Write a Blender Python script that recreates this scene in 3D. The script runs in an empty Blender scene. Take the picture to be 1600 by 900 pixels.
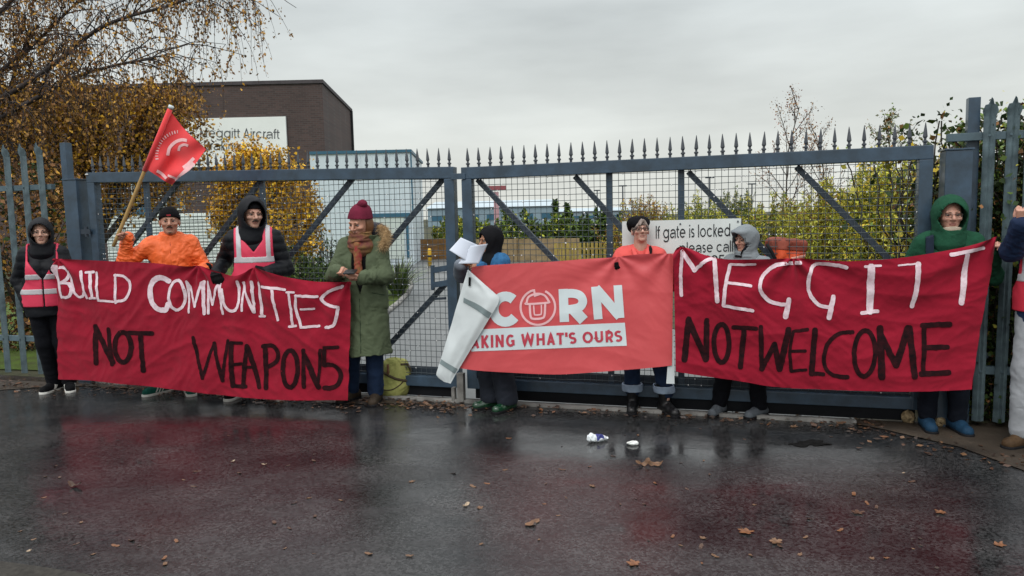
import bpy, bmesh, math, random
import numpy as np
from mathutils import Vector, Matrix

random.seed(7); RNG = np.random.default_rng(7)
SC = bpy.context.scene
COL = SC.collection

# ------------------------------------------------------------------ camera, world, sun, exposure
FOC, CAMH = 1150.0, 1.6
TH, PH = math.atan(111/1150), 0.023
C0 = np.array([0, 0, CAMH])
FW = np.array([0, math.cos(TH), -math.sin(TH)])
_r = np.array([1., 0, 0]); _u = np.array([0, math.sin(TH), math.cos(TH)])
RT = _r*math.cos(PH) - _u*math.sin(PH)
UP = _u*math.cos(PH) + _r*math.sin(PH)
cam = bpy.data.cameras.new('camera'); cam.sensor_width = 36; cam.lens = 36*FOC/1600
cam.clip_start = 0.05; cam.clip_end = 5000
camo = bpy.data.objects.new('camera', cam); COL.objects.link(camo); SC.camera = camo
camo.matrix_world = Matrix(((RT[0], UP[0], -FW[0], 0), (RT[1], UP[1], -FW[1], 0), (RT[2], UP[2], -FW[2], CAMH), (0, 0, 0, 1)))

SUN_EL, SUN_AZ = math.radians(48), math.radians(200)      # soft light from behind the camera
wd = bpy.data.worlds.new('World'); SC.world = wd; wd.use_nodes = True
nt = wd.node_tree; nt.nodes.clear()
def wn(t): return nt.nodes.new(t)
out = wn('ShaderNodeOutputWorld'); bg = wn('ShaderNodeBackground'); bg.inputs['Strength'].default_value = 0.138
sky = wn('ShaderNodeTexSky'); sky.sky_type = 'NISHITA'; sky.sun_disc = False
sky.sun_elevation = SUN_EL; sky.sun_rotation = SUN_AZ; sky.dust_density = 4
tc = wn('ShaderNodeTexCoord'); sep = wn('ShaderNodeSeparateXYZ'); nt.links.new(tc.outputs['Generated'], sep.inputs[0])
rmp = wn('ShaderNodeValToRGB'); nt.links.new(sep.outputs['Z'], rmp.inputs[0])   # overcast: brighter towards the zenith
els = rmp.color_ramp.elements
els[0].position = 0.0; els[0].color = (0.355, 0.362, 0.335, 1)
els[1].position = 1.0; els[1].color = (0.95, 0.96, 0.98, 1)
for p, c in ((0.10, (0.345, 0.358, 0.342, 1)), (0.26, (0.298, 0.318, 0.316, 1)), (0.45, (0.6, 0.62, 0.63, 1))):
    e = els.new(p); e.color = c
mp = wn('ShaderNodeMapping'); mp.inputs['Scale'].default_value = (1.3, 1.3, 5.5); nt.links.new(tc.outputs['Generated'], mp.inputs[0])
ns = wn('ShaderNodeTexNoise'); ns.inputs['Scale'].default_value = 2.2; ns.inputs['Detail'].default_value = 6; ns.inputs['Roughness'].default_value = 0.5
nt.links.new(mp.outputs[0], ns.inputs['Vector'])
mr = wn('ShaderNodeMapRange'); mr.inputs[1].default_value = 0.3; mr.inputs[2].default_value = 0.7; mr.inputs[3].default_value = 13.8; mr.inputs[4].default_value = 18.6
nt.links.new(ns.outputs['Fac'], mr.inputs[0])
mul = wn('ShaderNodeVectorMath'); mul.operation = 'SCALE'
nt.links.new(rmp.outputs[0], mul.inputs[0]); nt.links.new(mr.outputs[0], mul.inputs['Scale'])
mix = wn('ShaderNodeMix'); mix.data_type = 'RGBA'; mix.inputs['Factor'].default_value = 0.94
nt.links.new(sky.outputs[0], mix.inputs['A']); nt.links.new(mul.outputs[0], mix.inputs['B'])
nt.links.new(mix.outputs['Result'], bg.inputs['Color']); nt.links.new(bg.outputs[0], out.inputs['Surface'])
sl = bpy.data.lights.new('sun', 'SUN'); sl.energy = 1.0; sl.angle = math.radians(25); sl.color = (1, 0.97, 0.93)
so = bpy.data.objects.new('sun', sl); COL.objects.link(so)
_sd = Vector((math.sin(SUN_AZ)*math.cos(SUN_EL), math.cos(SUN_AZ)*math.cos(SUN_EL), math.sin(SUN_EL)))
so.rotation_euler = _sd.to_track_quat('Z', 'Y').to_euler(); so.location = (0, -10, 12)
SC.view_settings.view_transform = 'Standard'; SC.view_settings.look = 'None'
SC.view_settings.exposure = 0.0; SC.view_settings.gamma = 1; SC.view_settings.use_curve_mapping = False
SC.cycles.max_bounces = 6; SC.cycles.diffuse_bounces = 3; SC.cycles.glossy_bounces = 3
SC.cycles.use_denoising = True

# ------------------------------------------------------------------ photo measurement helpers (pixel of the 1600 px photo -> place)
def ray(x, y): return FW + RT*((x-800)/FOC) + UP*((450-y)/FOC)
def G(x, y, z=0.0):
    d = ray(x, y); return C0 + d*((z-CAMH)/d[2])
def PY(x, y, Y):
    d = ray(x, y); return C0 + d*(Y/d[1])
class Plane:
    """upright plane through two ground points; pixel <-> (s along, t height)"""
    def __init__(s, a, b):
        s.a = np.array([a[0], a[1], 0.]); e = np.array([b[0]-a[0], b[1]-a[1], 0.]); s.L = np.linalg.norm(e); s.e = e/s.L
        s.n = np.array([s.e[1], -s.e[0], 0.])          # towards the camera
    def st(s, x, y):
        d = ray(x, y); k = ((s.a-C0)@s.n)/(d@s.n); p = C0+d*k
        return np.array([(p-s.a)@s.e, p[2]])
    def at(s, u, t, off=0.0): return s.a + s.e*u + np.array([0, 0, 1.])*t + s.n*off
    def px(s, x, y, off=0.0):
        q = s.st(x, y); return s.at(q[0], q[1], off)

# ------------------------------------------------------------------ materials
def lin(h):
    h = h.lstrip('#'); v = [int(h[i:i+2], 16)/255 for i in (0, 2, 4)]
    return tuple(a/12.92 if a <= 0.04045 else ((a+0.055)/1.055)**2.4 for a in v)
def mat(name, col, rough=0.8, var=0.18, scale=6.0, bump=0.15, bscale=90.0, metal=0.0, dist=0.004, col2=None, coat=0.0, spec=None, sss=0.0):
    if spec is None: spec = 0.18 if rough >= 0.7 else 0.45
    if isinstance(col, str): col = lin(col)
    m = bpy.data.materials.new(name); m.use_nodes = True; t = m.node_tree; b = t.nodes['Principled BSDF']
    b.inputs['Roughness'].default_value = rough; b.inputs['Metallic'].default_value = metal
    b.inputs['Coat Weight'].default_value = coat; b.inputs['Specular IOR Level'].default_value = spec
    if sss: b.inputs['Subsurface Weight'].default_value = sss; b.inputs['Subsurface Radius'].default_value = (0.01, 0.004, 0.002)
    co = t.nodes.new('ShaderNodeTexCoord')
    n = t.nodes.new('ShaderNodeTexNoise'); n.inputs['Scale'].default_value = scale; n.inputs['Detail'].default_value = 5; n.inputs['Roughness'].default_value = 0.6
    t.links.new(co.outputs['Object'], n.inputs['Vector'])
    r = t.nodes.new('ShaderNodeValToRGB'); e = r.color_ramp.elements
    lo = col2 if col2 is not None else tuple(c*(1-var*1.3) for c in col)
    if isinstance(lo, str): lo = lin(lo)
    hi = tuple(min(1, c*(1+var)) for c in col)
    e[0].position = 0.3; e[1].position = 0.7; e[0].color = (*lo, 1); e[1].color = (*hi, 1)
    t.links.new(n.outputs['Fac'], r.inputs[0]); t.links.new(r.outputs[0], b.inputs['Base Color'])
    if bump:
        n2 = t.nodes.new('ShaderNodeTexNoise'); n2.inputs['Scale'].default_value = bscale; n2.inputs['Detail'].default_value = 4
        t.links.new(co.outputs['Object'], n2.inputs['Vector'])
        bp = t.nodes.new('ShaderNodeBump'); bp.inputs['Strength'].default_value = bump; bp.inputs['Distance'].default_value = dist
        t.links.new(n2.outputs['Fac'], bp.inputs['Height']); t.links.new(bp.outputs[0], b.inputs['Normal'])
    return m
def leafmat(name, col, var=0.35, rough=0.6, trans=0.25):
    m = mat(name, col, rough, var, 1.5, 0, spec=0.25)
    b = m.node_tree.nodes['Principled BSDF']
    g = m.node_tree.nodes.new('ShaderNodeNewGeometry')           # every leaf a little different
    h = m.node_tree.nodes.new('ShaderNodeHueSaturation')
    mr_ = m.node_tree.nodes.new('ShaderNodeMapRange'); mr_.inputs[3].default_value = 0.55; mr_.inputs[4].default_value = 1.5
    m.node_tree.links.new(g.outputs['Random Per Island'], mr_.inputs[0]); m.node_tree.links.new(mr_.outputs[0], h.inputs['Value'])
    src = b.inputs['Base Color'].links[0].from_socket
    m.node_tree.links.new(src, h.inputs['Color']); m.node_tree.links.new(h.outputs[0], b.inputs['Base Color'])
    return m
MT = {}
def mm(name, *a, **k):
    if name not in MT: MT[name] = mat(name, *a, **k)
    return MT[name]

# ------------------------------------------------------------------ object helpers
WO = {}
def tag(o, label=None, cat=None, group=None, kind=None):
    if label: o['label'] = label
    if cat: o['category'] = cat
    if group: o['group'] = group
    if kind: o['kind'] = kind
    return o
def thing(name, label, cat, loc=(0, 0, 0), group=None, rz=0.0):
    o = bpy.data.objects.new(name, None); COL.objects.link(o); o.location = loc; o.rotation_euler = (0, 0, rz)
    o.empty_display_size = 0.1; WO[o.name] = np.array(loc, float)
    return tag(o, label, cat, group)
def link_mesh(name, me, parent=None):
    o = bpy.data.objects.new(name, me); COL.objects.link(o)
    if parent is not None:
        o.parent = parent; WO[o.name] = WO.get(parent.name, np.zeros(3))
    return o
def np_mesh(name, V, F, mats, parent=None, smooth=False, local=False, mi=None, base=None):
    """V (n,3); F list of index arrays all of one size or a python list of tuples"""
    V = np.asarray(V, float)
    off = np.zeros(3)
    if parent is not None and not local: off = WO.get(parent.name, np.zeros(3))
    elif parent is None and base is not None: off = np.array(base, float)
    me = bpy.data.meshes.new(name)
    Vl = V-off
    if isinstance(F, np.ndarray):
        k = F.shape[1]; n = len(F)
        me.vertices.add(len(V)); me.vertices.foreach_set('co', Vl.astype(np.float32).ravel())
        me.loops.add(n*k); me.loops.foreach_set('vertex_index', F.astype(np.int32).ravel())
        me.polygons.add(n); me.polygons.foreach_set('loop_start', (np.arange(n)*k).astype(np.int32))
        me.polygons.foreach_set('loop_total', np.full(n, k, np.int32))
        me.update(calc_edges=True)
    else:
        me.from_pydata(Vl.tolist(), [], F)
    if not isinstance(mats, (list, tuple)): mats = [mats]
    for m in mats: me.materials.append(m)
    if mi is not None: me.polygons.foreach_set('material_index', np.asarray(mi, np.int32))
    if smooth: me.polygons.foreach_set('use_smooth', np.ones(len(me.polygons), bool))
    me.update()
    o = link_mesh(name, me, parent)
    if parent is None and base is not None: o.location = off
    return o
class MB:
    def __init__(s): s.v = []; s.f = []; s.m = []; s.cur = 0
    def add(s, vs, fs):
        b = len(s.v); s.v += [tuple(map(float, p)) for p in vs]; s.f += [tuple(i+b for i in f) for f in fs]; s.m += [s.cur]*len(fs); return s
    def hexa(s, p):   # 8 corners: bottom loop 0-3 (ccw seen from above), top loop 4-7
        return s.add(p, [(3, 2, 1, 0), (4, 5, 6, 7), (0, 1, 5, 4), (1, 2, 6, 5), (2, 3, 7, 6), (3, 0, 4, 7)])
    def box(s, lo, hi):
        x, y, z = lo; X, Y, Z = hi
        return s.hexa([(x, y, z), (X, y, z), (X, Y, z), (x, Y, z), (x, y, Z), (X, y, Z), (X, Y, Z), (x, Y, Z)])
    def beam(s, a, b, w, d, side=None):
        """bar from a to b; w measured across 'side' direction, d along the other one"""
        a = np.array(a, float); b = np.array(b, float); t = b-a; t /= np.linalg.norm(t)
        if side is None: side = np.cross(t, (0, 0, 1)) if abs(t[2]) < 0.95 else np.array([1., 0, 0])
        side = np.array(side, float); side -= t*(side@t); side /= np.linalg.norm(side); q = np.cross(t, side)
        A, B = side*w/2, q*d/2
        return s.hexa([a-A-B, a+A-B, a+A+B, a-A+B, b-A-B, b+A-B, b+A+B, b-A+B])
    def tube(s, pts, rad, n=6, caps=True):
        P = [np.array(p, float) for p in pts]
        if not hasattr(rad, '__len__'): rad = [rad]*len(P)
        ref = None; vs = []; fs = []
        for i, p in enumerate(P):
            t = P[min(i+1, len(P)-1)]-P[max(i-1, 0)]; t = t/(np.linalg.norm(t)+1e-9)
            if ref is None: ref = np.array([1., 0, 0]) if abs(t[0]) < 0.8 else np.array([0, 1., 0])
            ref = ref-t*(ref@t); ref /= np.linalg.norm(ref)+1e-9; q = np.cross(t, ref)
            for k in range(n):
                a = 2*math.pi*k/n; vs.append(p+(ref*math.cos(a)+q*math.sin(a))*rad[i])
        for i in range(len(P)-1):
            for k in range(n):
                fs.append((i*n+k, i*n+(k+1) % n, (i+1)*n+(k+1) % n, (i+1)*n+k))
        if caps: fs += [tuple(range(n-1, -1, -1)), tuple(range((len(P)-1)*n, len(P)*n))]
        return s.add(vs, fs)
    def lathe(s, prof, c=(0, 0, 0), n=10):
        vs = []; fs = []
        for r, z in prof:
            for k in range(n):
                a = 2*math.pi*k/n; vs.append((c[0]+r*math.cos(a), c[1]+r*math.sin(a), c[2]+z))
        for i in range(len(prof)-1):
            for k in range(n): fs.append((i*n+k, i*n+(k+1) % n, (i+1)*n+(k+1) % n, (i+1)*n+k))
        fs += [tuple(range(n-1, -1, -1)), tuple(range((len(prof)-1)*n, len(prof)*n))]
        return s.add(vs, fs)
    def build(s, name, mats, parent=None, smooth=False, local=False, bevel=0.0, base=None):
        o = np_mesh(name, np.array(s.v), s.f, mats, parent, smooth, local, s.m, base)
        if bevel:
            bm = bmesh.new(); bm.from_mesh(o.data)
            bmesh.ops.bevel(bm, geom=[e for e in bm.edges], offset=bevel, segments=2, affect='EDGES', profile=0.7)
            bm.to_mesh(o.data); bm.free()
        return o
def grid_faces(nu, nv):
    i = np.arange(nu-1)[:, None]; j = np.arange(nv-1)[None]
    a = (i*nv+j).ravel(); b = ((i+1)*nv+j).ravel()
    return np.stack([a, b, b+1, a+1], 1)
def snoise(P, f=1.0, seed=0):
    """cheap smooth noise about -1..1, sums of warped sines"""
    rg = np.random.default_rng(seed+11); P = np.asarray(P)*f; o = 0
    w = P+0.7*np.sin(np.roll(P, -1, 1)*1.3+rg.uniform(0, 6, P.shape[1]))
    for k in range(4):
        d = rg.normal(size=P.shape[1]); d /= np.linalg.norm(d); d *= 1.0+0.6*k
        o = o+np.sin(w@d*2.2+rg.uniform(0, 6))/(1+0.5*k)
    return o/2.2
def interp(pts, u):
    """piecewise-linear through pts by index-parameter u in 0..1 of x"""
    pts = np.array(pts, float); x = pts[:, 0]; return np.interp(u, x, pts[:, 1])
def smooth_path(pts, n=6):
    P = [np.array(p, float) for p in pts]
    if len(P) < 3: return P
    o = []
    for i in range(len(P)-1):
        p0 = P[max(i-1, 0)]; p1 = P[i]; p2 = P[i+1]; p3 = P[min(i+2, len(P)-1)]
        for k in range(n):
            t = k/n; o.append(0.5*((2*p1)+(-p0+p2)*t+(2*p0-5*p1+4*p2-p3)*t*t+(-p0+3*p1-3*p2+p3)*t**3))
    o.append(P[-1]); return o
# ------------------------------------------------------------------ ground, road, verge
def asphalt():
    m = bpy.data.materials.new('wet_asphalt'); m.use_nodes = True; t = m.node_tree; b = t.nodes['Principled BSDF']; L = t.links.new
    co = t.nodes.new('ShaderNodeTexCoord')
    def noise(s, d=5, r=0.6, sc=None):
        n = t.nodes.new('ShaderNodeTexNoise'); n.inputs['Scale'].default_value = s; n.inputs['Detail'].default_value = d; n.inputs['Roughness'].default_value = r
        if sc:
            q = t.nodes.new('ShaderNodeMapping'); q.inputs['Scale'].default_value = sc; q.inputs['Rotation'].default_value = (0, 0, 0.35); L(co.outputs['Object'], q.inputs[0]); L(q.outputs[0], n.inputs['Vector'])
        else: L(co.outputs['Object'], n.inputs['Vector'])
        return n
    wet = noise(0.55, 6, 0.62, (0.7, 1.6, 1)); grit = noise(150, 4, 0.7); big = noise(1.7, 5)
    r = t.nodes.new('ShaderNodeValToRGB'); e = r.color_ramp.elements
    e[0].position = 0.35; e[0].color = (0.0115, 0.012, 0.0125, 1); e[1].position = 0.72; e[1].color = (0.031, 0.030, 0.030, 1)
    L(big.outputs['Fac'], r.inputs[0])
    vor = t.nodes.new('ShaderNodeTexVoronoi'); vor.inputs['Scale'].default_value = 85; L(co.outputs['Object'], vor.inputs['Vector'])
    r3 = t.nodes.new('ShaderNodeMapRange'); r3.inputs[1].default_value = 0.0; r3.inputs[2].default_value = 1.0; r3.inputs[3].default_value = 0.4; r3.inputs[4].default_value = 2.2
    sv = t.nodes.new('ShaderNodeSeparateColor'); L(vor.outputs['Color'], sv.inputs[0]); L(sv.outputs[0], r3.inputs[0])
    mu = t.nodes.new('ShaderNodeVectorMath'); mu.operation = 'SCALE'; L(r.outputs[0], mu.inputs[0]); L(r3.outputs[0], mu.inputs['Scale']); L(mu.outputs[0], b.inputs['Base Color'])
    rr = t.nodes.new('ShaderNodeMapRange'); rr.inputs[1].default_value = 0.40; rr.inputs[2].default_value = 0.64; rr.inputs[3].default_value = 0.09; rr.inputs[4].default_value = 0.34
    L(wet.outputs['Fac'], rr.inputs[0]); L(rr.outputs[0], b.inputs['Roughness'])
    st = t.nodes.new('ShaderNodeMapRange'); st.inputs[1].default_value = 0.40; st.inputs[2].default_value = 0.64; st.inputs[3].default_value = 0.05; st.inputs[4].default_value = 0.45
    L(wet.outputs['Fac'], st.inputs[0])
    bp = t.nodes.new('ShaderNodeBump'); bp.inputs['Distance'].default_value = 0.0035; L(st.outputs[0], bp.inputs['Strength']); L(grit.outputs['Fac'], bp.inputs['Height'])
    wav = noise(4.5, 3); bp2 = t.nodes.new('ShaderNodeBump'); bp2.inputs['Distance'].default_value = 0.012; bp2.inputs['Strength'].default_value = 0.22
    L(wav.outputs['Fac'], bp2.inputs['Height']); L(bp.outputs[0], bp2.inputs['Normal']); L(bp2.outputs[0], b.inputs['Normal'])
    b.inputs['IOR'].default_value = 1.44
    return m
ASPH = asphalt()
soil = mat('soil', (0.05, 0.042, 0.03), 0.95, 0.4, 0.4, 0.6, 20, col2=(0.035, 0.05, 0.018))
GND = tag(np_mesh('ground', [(-900, -200, -0.004), (900, -200, -0.004), (900, 1800, -0.004), (-900, 1800, -0.004)], [(0, 1, 2, 3)], soil), kind='structure')
conc = mat('concrete', (0.24, 0.235, 0.22), 0.85, 0.45, 5.0, 0.4, 70)
# gate line
GA = np.array([-4.45, 7.615, 0]); GB = np.array([3.10, 5.33, 0])
GATE = Plane(GA, GB)
def gl(s, z=0.0, off=0.0): return GATE.at(s, z, off)
def flat(name, poly, z, m, kind='structure'):
    o = np_mesh(name, [(p[0], p[1], z) for p in poly], [tuple(range(len(poly)))], m); return tag(o, kind=kind)
gl0, gl1 = gl(-5), gl(GATE.L+4)
flat('road', [(-30, -20), (30, -20), (30, gl1[1]-2.0), (gl1[0], gl1[1]), (gl0[0], gl0[1]), (-30, gl0[1]+4)], 0.0, ASPH)
# driveway beyond the gate
drive = mat('driveway_tarmac', (0.10, 0.107, 0.106), 0.4, 0.2, 1.2, 0.4, 150)
dl = [gl(2.2), gl(GATE.L-0.9)]
flat('driveway', [(-3.0, 7.2), (2.6, 5.5), (1.9, 14), (4.5, 26), (8, 45), (-4, 60), (-5.6, 32), (-4.2, 20), (-3.4, 13), (-2.6, 9.6)], 0.004, drive)
lawn = mat('lawn', (0.065, 0.11, 0.016), 0.9, 0.35, 3.0, 0.8, 60, dist=.02, col2=(0.05, 0.055, 0.02))
lw = [G(*p) for p in ((575, 520), (598, 492), (618, 476), (632, 462), (640, 448), (636, 436), (600, 428))]
flat('lawn', [(-9, 9.0), (-2.9, 7.6)]+[(p[0], p[1]) for p in lw]+[(-6, 27), (-14, 27)], 0.008, lawn)
kq = MB(); kp = [p+np.array([.05, 0, .03]) for p in lw[:6]]; kq.tube(kp, .05, 6); tag(kq.build('kerb', conc, smooth=True), kind='structure')
# concrete threshold strip under the gate, seen as a pale line
mb = MB()
A, B = gl(0.1, 0, 0.16), gl(7.6, 0, 0.16)
mb.hexa([gl(.2, -.02, .13), gl(7.35, -.02, .13), gl(7.35, -.02, .08), gl(.2, -.02, .08), gl(.2, .026, .122), gl(7.35, .026, .122), gl(7.35, .026, .08), gl(.2, .026, .08)])
tag(mb.build('kerb', conc), kind='structure')
# muddy verge at the right by the hedge
mud = mat('mud', (0.045, 0.034, 0.024), 0.55, 0.45, 2.5, 0.7, 45, dist=0.01)
vp = [G(*p) for p in ((1318, 660), (1380, 672), (1440, 686), (1500, 700), (1560, 722), (1640, 752), (1760, 790))]
flat('verge', [(p[0], p[1]) for p in vp]+[(7.5, 3.4), (7.5, 5.0), (3.2, 5.32), (2.6, 5.5)], 0.008, mud)
vp = [G(*p) for p in ((-60, 872), (0, 878), (60, 886), (130, 897), (190, 915))]
flat('gravel_edge', [(p[0], p[1]) for p in vp]+[(-1.6, 2.0), (-5, 2.0), (-5, 3.6)], 0.005, mat('grit', (0.036, 0.033, 0.028), 0.7, 0.35, 30, 0.6, 120))
vl = [G(*p) for p in ((-80, 616), (0, 610), (60, 606), (130, 604), (300, 612), (540, 632))]
flat('gutter', [(p[0], p[1]) for p in vl]+[tuple(gl(4.0, 0, .18)[:2]), tuple(gl(0, 0, .18)[:2]), tuple(gl(-3, 0, .3)[:2])], 0.005, mud)

# ------------------------------------------------------------------ gates
steel = mat('blue_grey_paint', lin('#364a5c'), 0.42, 0.2, 7, 0.15, 60, coat=0.2, col2=lin('#2a3945'))
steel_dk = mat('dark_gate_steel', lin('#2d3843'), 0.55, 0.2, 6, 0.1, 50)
spikem = mat('spike_steel', lin('#454a50'), 0.5, 0.2, 10, 0.1, 60)
wirem = mat('mesh_wire', lin('#454f54'), 0.5, 0.15, 10, 0)
dropm = mat('raindrop', (0.85, 0.87, 0.87), 0.05, 0.02, 10, 0)
gapshadem = mat('gap_shade_black', lin('#14161a'), .7, .2, 6, .1, 50)  # black colour standing in for the shade below the gate rails
def leaf(name, label, s0, s1, z0, z1, diags, verts, slope):
    root = thing(name, label, 'gate', tuple(gl((s0+s1)/2)))
    zt = lambda s: z0+(z1-z0)*(s-s0)/(s1-s0)
    def bar(nm, a, b, w, d, m=steel, bev=0.006):
        q = MB(); q.beam(a, b, w, d, side=GATE.n); return q.build(nm, m, root, bevel=bev)
    TW = .10
    bar('top_rail', gl(s0, z0-TW/2), gl(s1, z1-TW/2), .09, TW)
    bar('bottom_rail', gl(s0+.05, .155), gl(s1-.05, .155), .08, .09)
    for s in (s0+.045, s1-.045): bar('stile', gl(s, .11), gl(s, zt(s)-TW-.001), .086, .09)
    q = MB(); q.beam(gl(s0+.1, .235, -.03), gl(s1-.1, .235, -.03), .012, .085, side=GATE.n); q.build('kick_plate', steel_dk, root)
    q = MB(); q.beam(gl(s0+.06, .06, -.01), gl(s1-.06, .06, -.01), .012, .09, side=GATE.n); q.build('gap_shade', gapshadem, root)  # added black strip: paints the shaded gap under the bottom rail
    for a, b in diags:
        pa = GATE.st(*a); pb = GATE.st(*b); bar('brace', gl(pa[0], pa[1], -.035), gl(pb[0], pb[1], -.035), .035, .045, steel_dk, .004)
    for s in verts: bar('upright', gl(s, .2, -.036), gl(s, zt(s)-TW, -.036), .034, .05, steel, .004)
    # welded mesh
    q = MB(); a, b = s0+.09, s1-.09
    for k in range(int((b-a)/.05)+1):
        s = a+.05*k
        q.tube([gl(s, .2, .012), gl(s, zt(s)-TW, .012)], .0022, 4, False)
    zz = .225
    rows = []
    while zz < max(z0, z1)-TW:
        e1 = b; e0 = a
        if zz > zt(a)-TW and slope < 0: pass
        n = 14; w = [gl(a+(b-a)*i/n, min(zz, zt(a+(b-a)*i/n)-TW-.004)+random.uniform(-.004, .004), .017) for i in range(n+1)]
        q.tube(w, .0024, 4, False); rows.append(w); zz += .05
    q.build('mesh_panel', wirem, root)
    d = MB()
    for w in rows:
        for _ in range(int(9)):
            i = random.randrange(len(w)-1); p = w[i]+(w[i+1]-w[i])*random.random()
            d.lathe([(.0005, -.0095), (.004, -.006), (.005, -.002), (.0015, .003)], p, 5)
    tag(d.build('raindrops', dropm, root, smooth=True), kind='stuff')
    # spikes
    k = 0; s = s0+.05; proto = None
    n = int(round((s1-s0-.1)/.1))
    for k in range(n+1):
        s = s0+.05+(s1-s0-.1)*k/n
        if proto is None:
            q = MB(); q.lathe([(.011, 0), (.011, .02), (.018, .024), (.018, .034), (.009, .038), (.009, .05), (.0165, .062), (.012, .10), (.003, .158), (.0006, .165)], (0, 0, 0), 6)
            proto = q.build('spike', spikem, root, local=True)
            o = proto
        else:
            o = proto.copy(); COL.objects.link(o); o.parent = root
        p = gl(s, zt(s)+.001)-WO[root.name]; o.location = p
        o.rotation_euler = (random.uniform(-.03, .03), random.uniform(-.03, .03), random.uniform(0, 1))
    return root
GL_ = lambda x, y: GATE.st(x, y)[0]
sL0, sL1 = GL_(140, 275), GL_(711, 266)
sR0, sR1 = GL_(723, 268), GL_(1457, 232)
zL0, zL1 = GATE.st(140, 270)[1], GATE.st(705, 261)[1]
zR0, zR1 = GATE.st(723, 262)[1], GATE.st(1455, 227)[1]
def ext(a, b, ybot):
    """carry a diagonal drawn between two photo points on down to image row ybot"""
    k = (ybot-a[1])/(b[1]-a[1]); return (a[0]+(b[0]-a[0])*k, ybot)
dL = [((276, 283), ext((276, 283), (181, 408), 480)), ((405, 281), ext((405, 281), (320, 393), 605)), ((548, 279), ext((548, 279), (450, 400), 605)),
      ((692, 277), ext((692, 277), (619, 364), 603)), ((698, 440), ext((698, 440), (588, 559), 598))]
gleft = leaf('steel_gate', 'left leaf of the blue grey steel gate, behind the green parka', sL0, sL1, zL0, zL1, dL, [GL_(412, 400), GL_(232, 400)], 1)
dR = [((744, 280), ext((744, 280), (870, 412), 598)), ((897, 275), ext((897, 275), (978, 365), 615)), ((1075, 268), ext((1075, 268), (1150, 345), 630)), ((1245, 260), ext((1245, 260), (1390, 405), 560))]
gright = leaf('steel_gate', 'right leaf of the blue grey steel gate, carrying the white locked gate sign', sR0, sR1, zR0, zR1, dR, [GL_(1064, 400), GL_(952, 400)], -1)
# catch between the leaves and the latch cage
q = MB(); q.beam(gl(sL1-.02, zL1-.085, .052), gl(sR0+.04, zR0-.075, .052), .01, .05, side=GATE.n); q.build('catch_plate', steel, gleft, bevel=.002)
q = MB()
for y in (418, 441): q.beam(GATE.px(677, y+4, .035), GATE.px(703, y, .035), .012, .05, side=GATE.n)
q.beam(GATE.px(678, 414, .03), GATE.px(678.5, 452, .03), .03, .028, side=GATE.n)
q.build('latch_frame', steel, gleft, bevel=.002)
q = MB(); q.beam(GATE.px(683, 466, .05), GATE.px(700, 465, .05), .02, .02, side=GATE.n); q.build('bolt', steel_dk, gleft)
# posts
def post(name, label, s, z, w, d, off=0.0, m=steel, cap=True):
    r = thing(name, label, 'gate post', tuple(gl(s, 0, off)))
    q = MB(); q.beam(gl(s, 0, off), gl(s, z, off), d, w, side=GATE.n); q.build('shaft', m, r, bevel=.008)
    if cap:
        q = MB(); q.beam(gl(s, z+.001, off), gl(s, z+.014, off), d+.016, w+.016, side=GATE.n); q.build('cap', m, r, bevel=.003)
    return r
pL = post('gate_post', 'square blue grey post the left gate leaf hangs from', GL_(119, 283), GATE.st(119, 282)[1], .17, .17)
pR = post('gate_post', 'square blue grey post behind the green hood', GL_(1494, 236), GATE.st(1494, 236)[1], .17, .17)
for s in (.6, 1.55):
    q = MB(); q.tube([gl(sL0-.03, s-.05, .06), gl(sL0-.03, s+.05, .06)], .018, 8); q.beam(gl(sL0-.1, s, .07), gl(sL0+.03, s, .07), .014, .05, side=GATE.n); q.build('hinge', steel_dk, pL)
    q = MB(); q.tube([gl(sR1+.04, s-.05, .06), gl(sR1+.04, s+.05, .06)], .018, 8); q.beam(gl(sR1+.1, s, .07), gl(sR1-.02, s, .07), .014, .05, side=GATE.n); q.build('hinge', steel_dk, pR)
q = MB(); a_ = GATE.px(142, 274, .05); q.lathe([(.0, 0), (.014, .001), (.016, .008), (.01, .013)], a_, 10); q.build('stud', mat('pale_plastic', (.75, .75, .72), .4), gleft, smooth=True)
r = thing('gate_stop', 'short pale concrete stop between the two gate leaves', 'gate stop', tuple(gl((sL1+sR0)/2)))
q = MB(); s_ = (sL1+sR0)/2; q.beam(gl(s_, 0, .1), gl(s_, .26, .1), .06, .06, side=GATE.n); q.build('block', conc, r, bevel=.006)
q = MB(); q.beam(gl(s_-.07, 0, .1), gl(s_-.07, .13, .1), .05, .03, side=GATE.n); q.build('lug', conc, r, bevel=.004)

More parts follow.
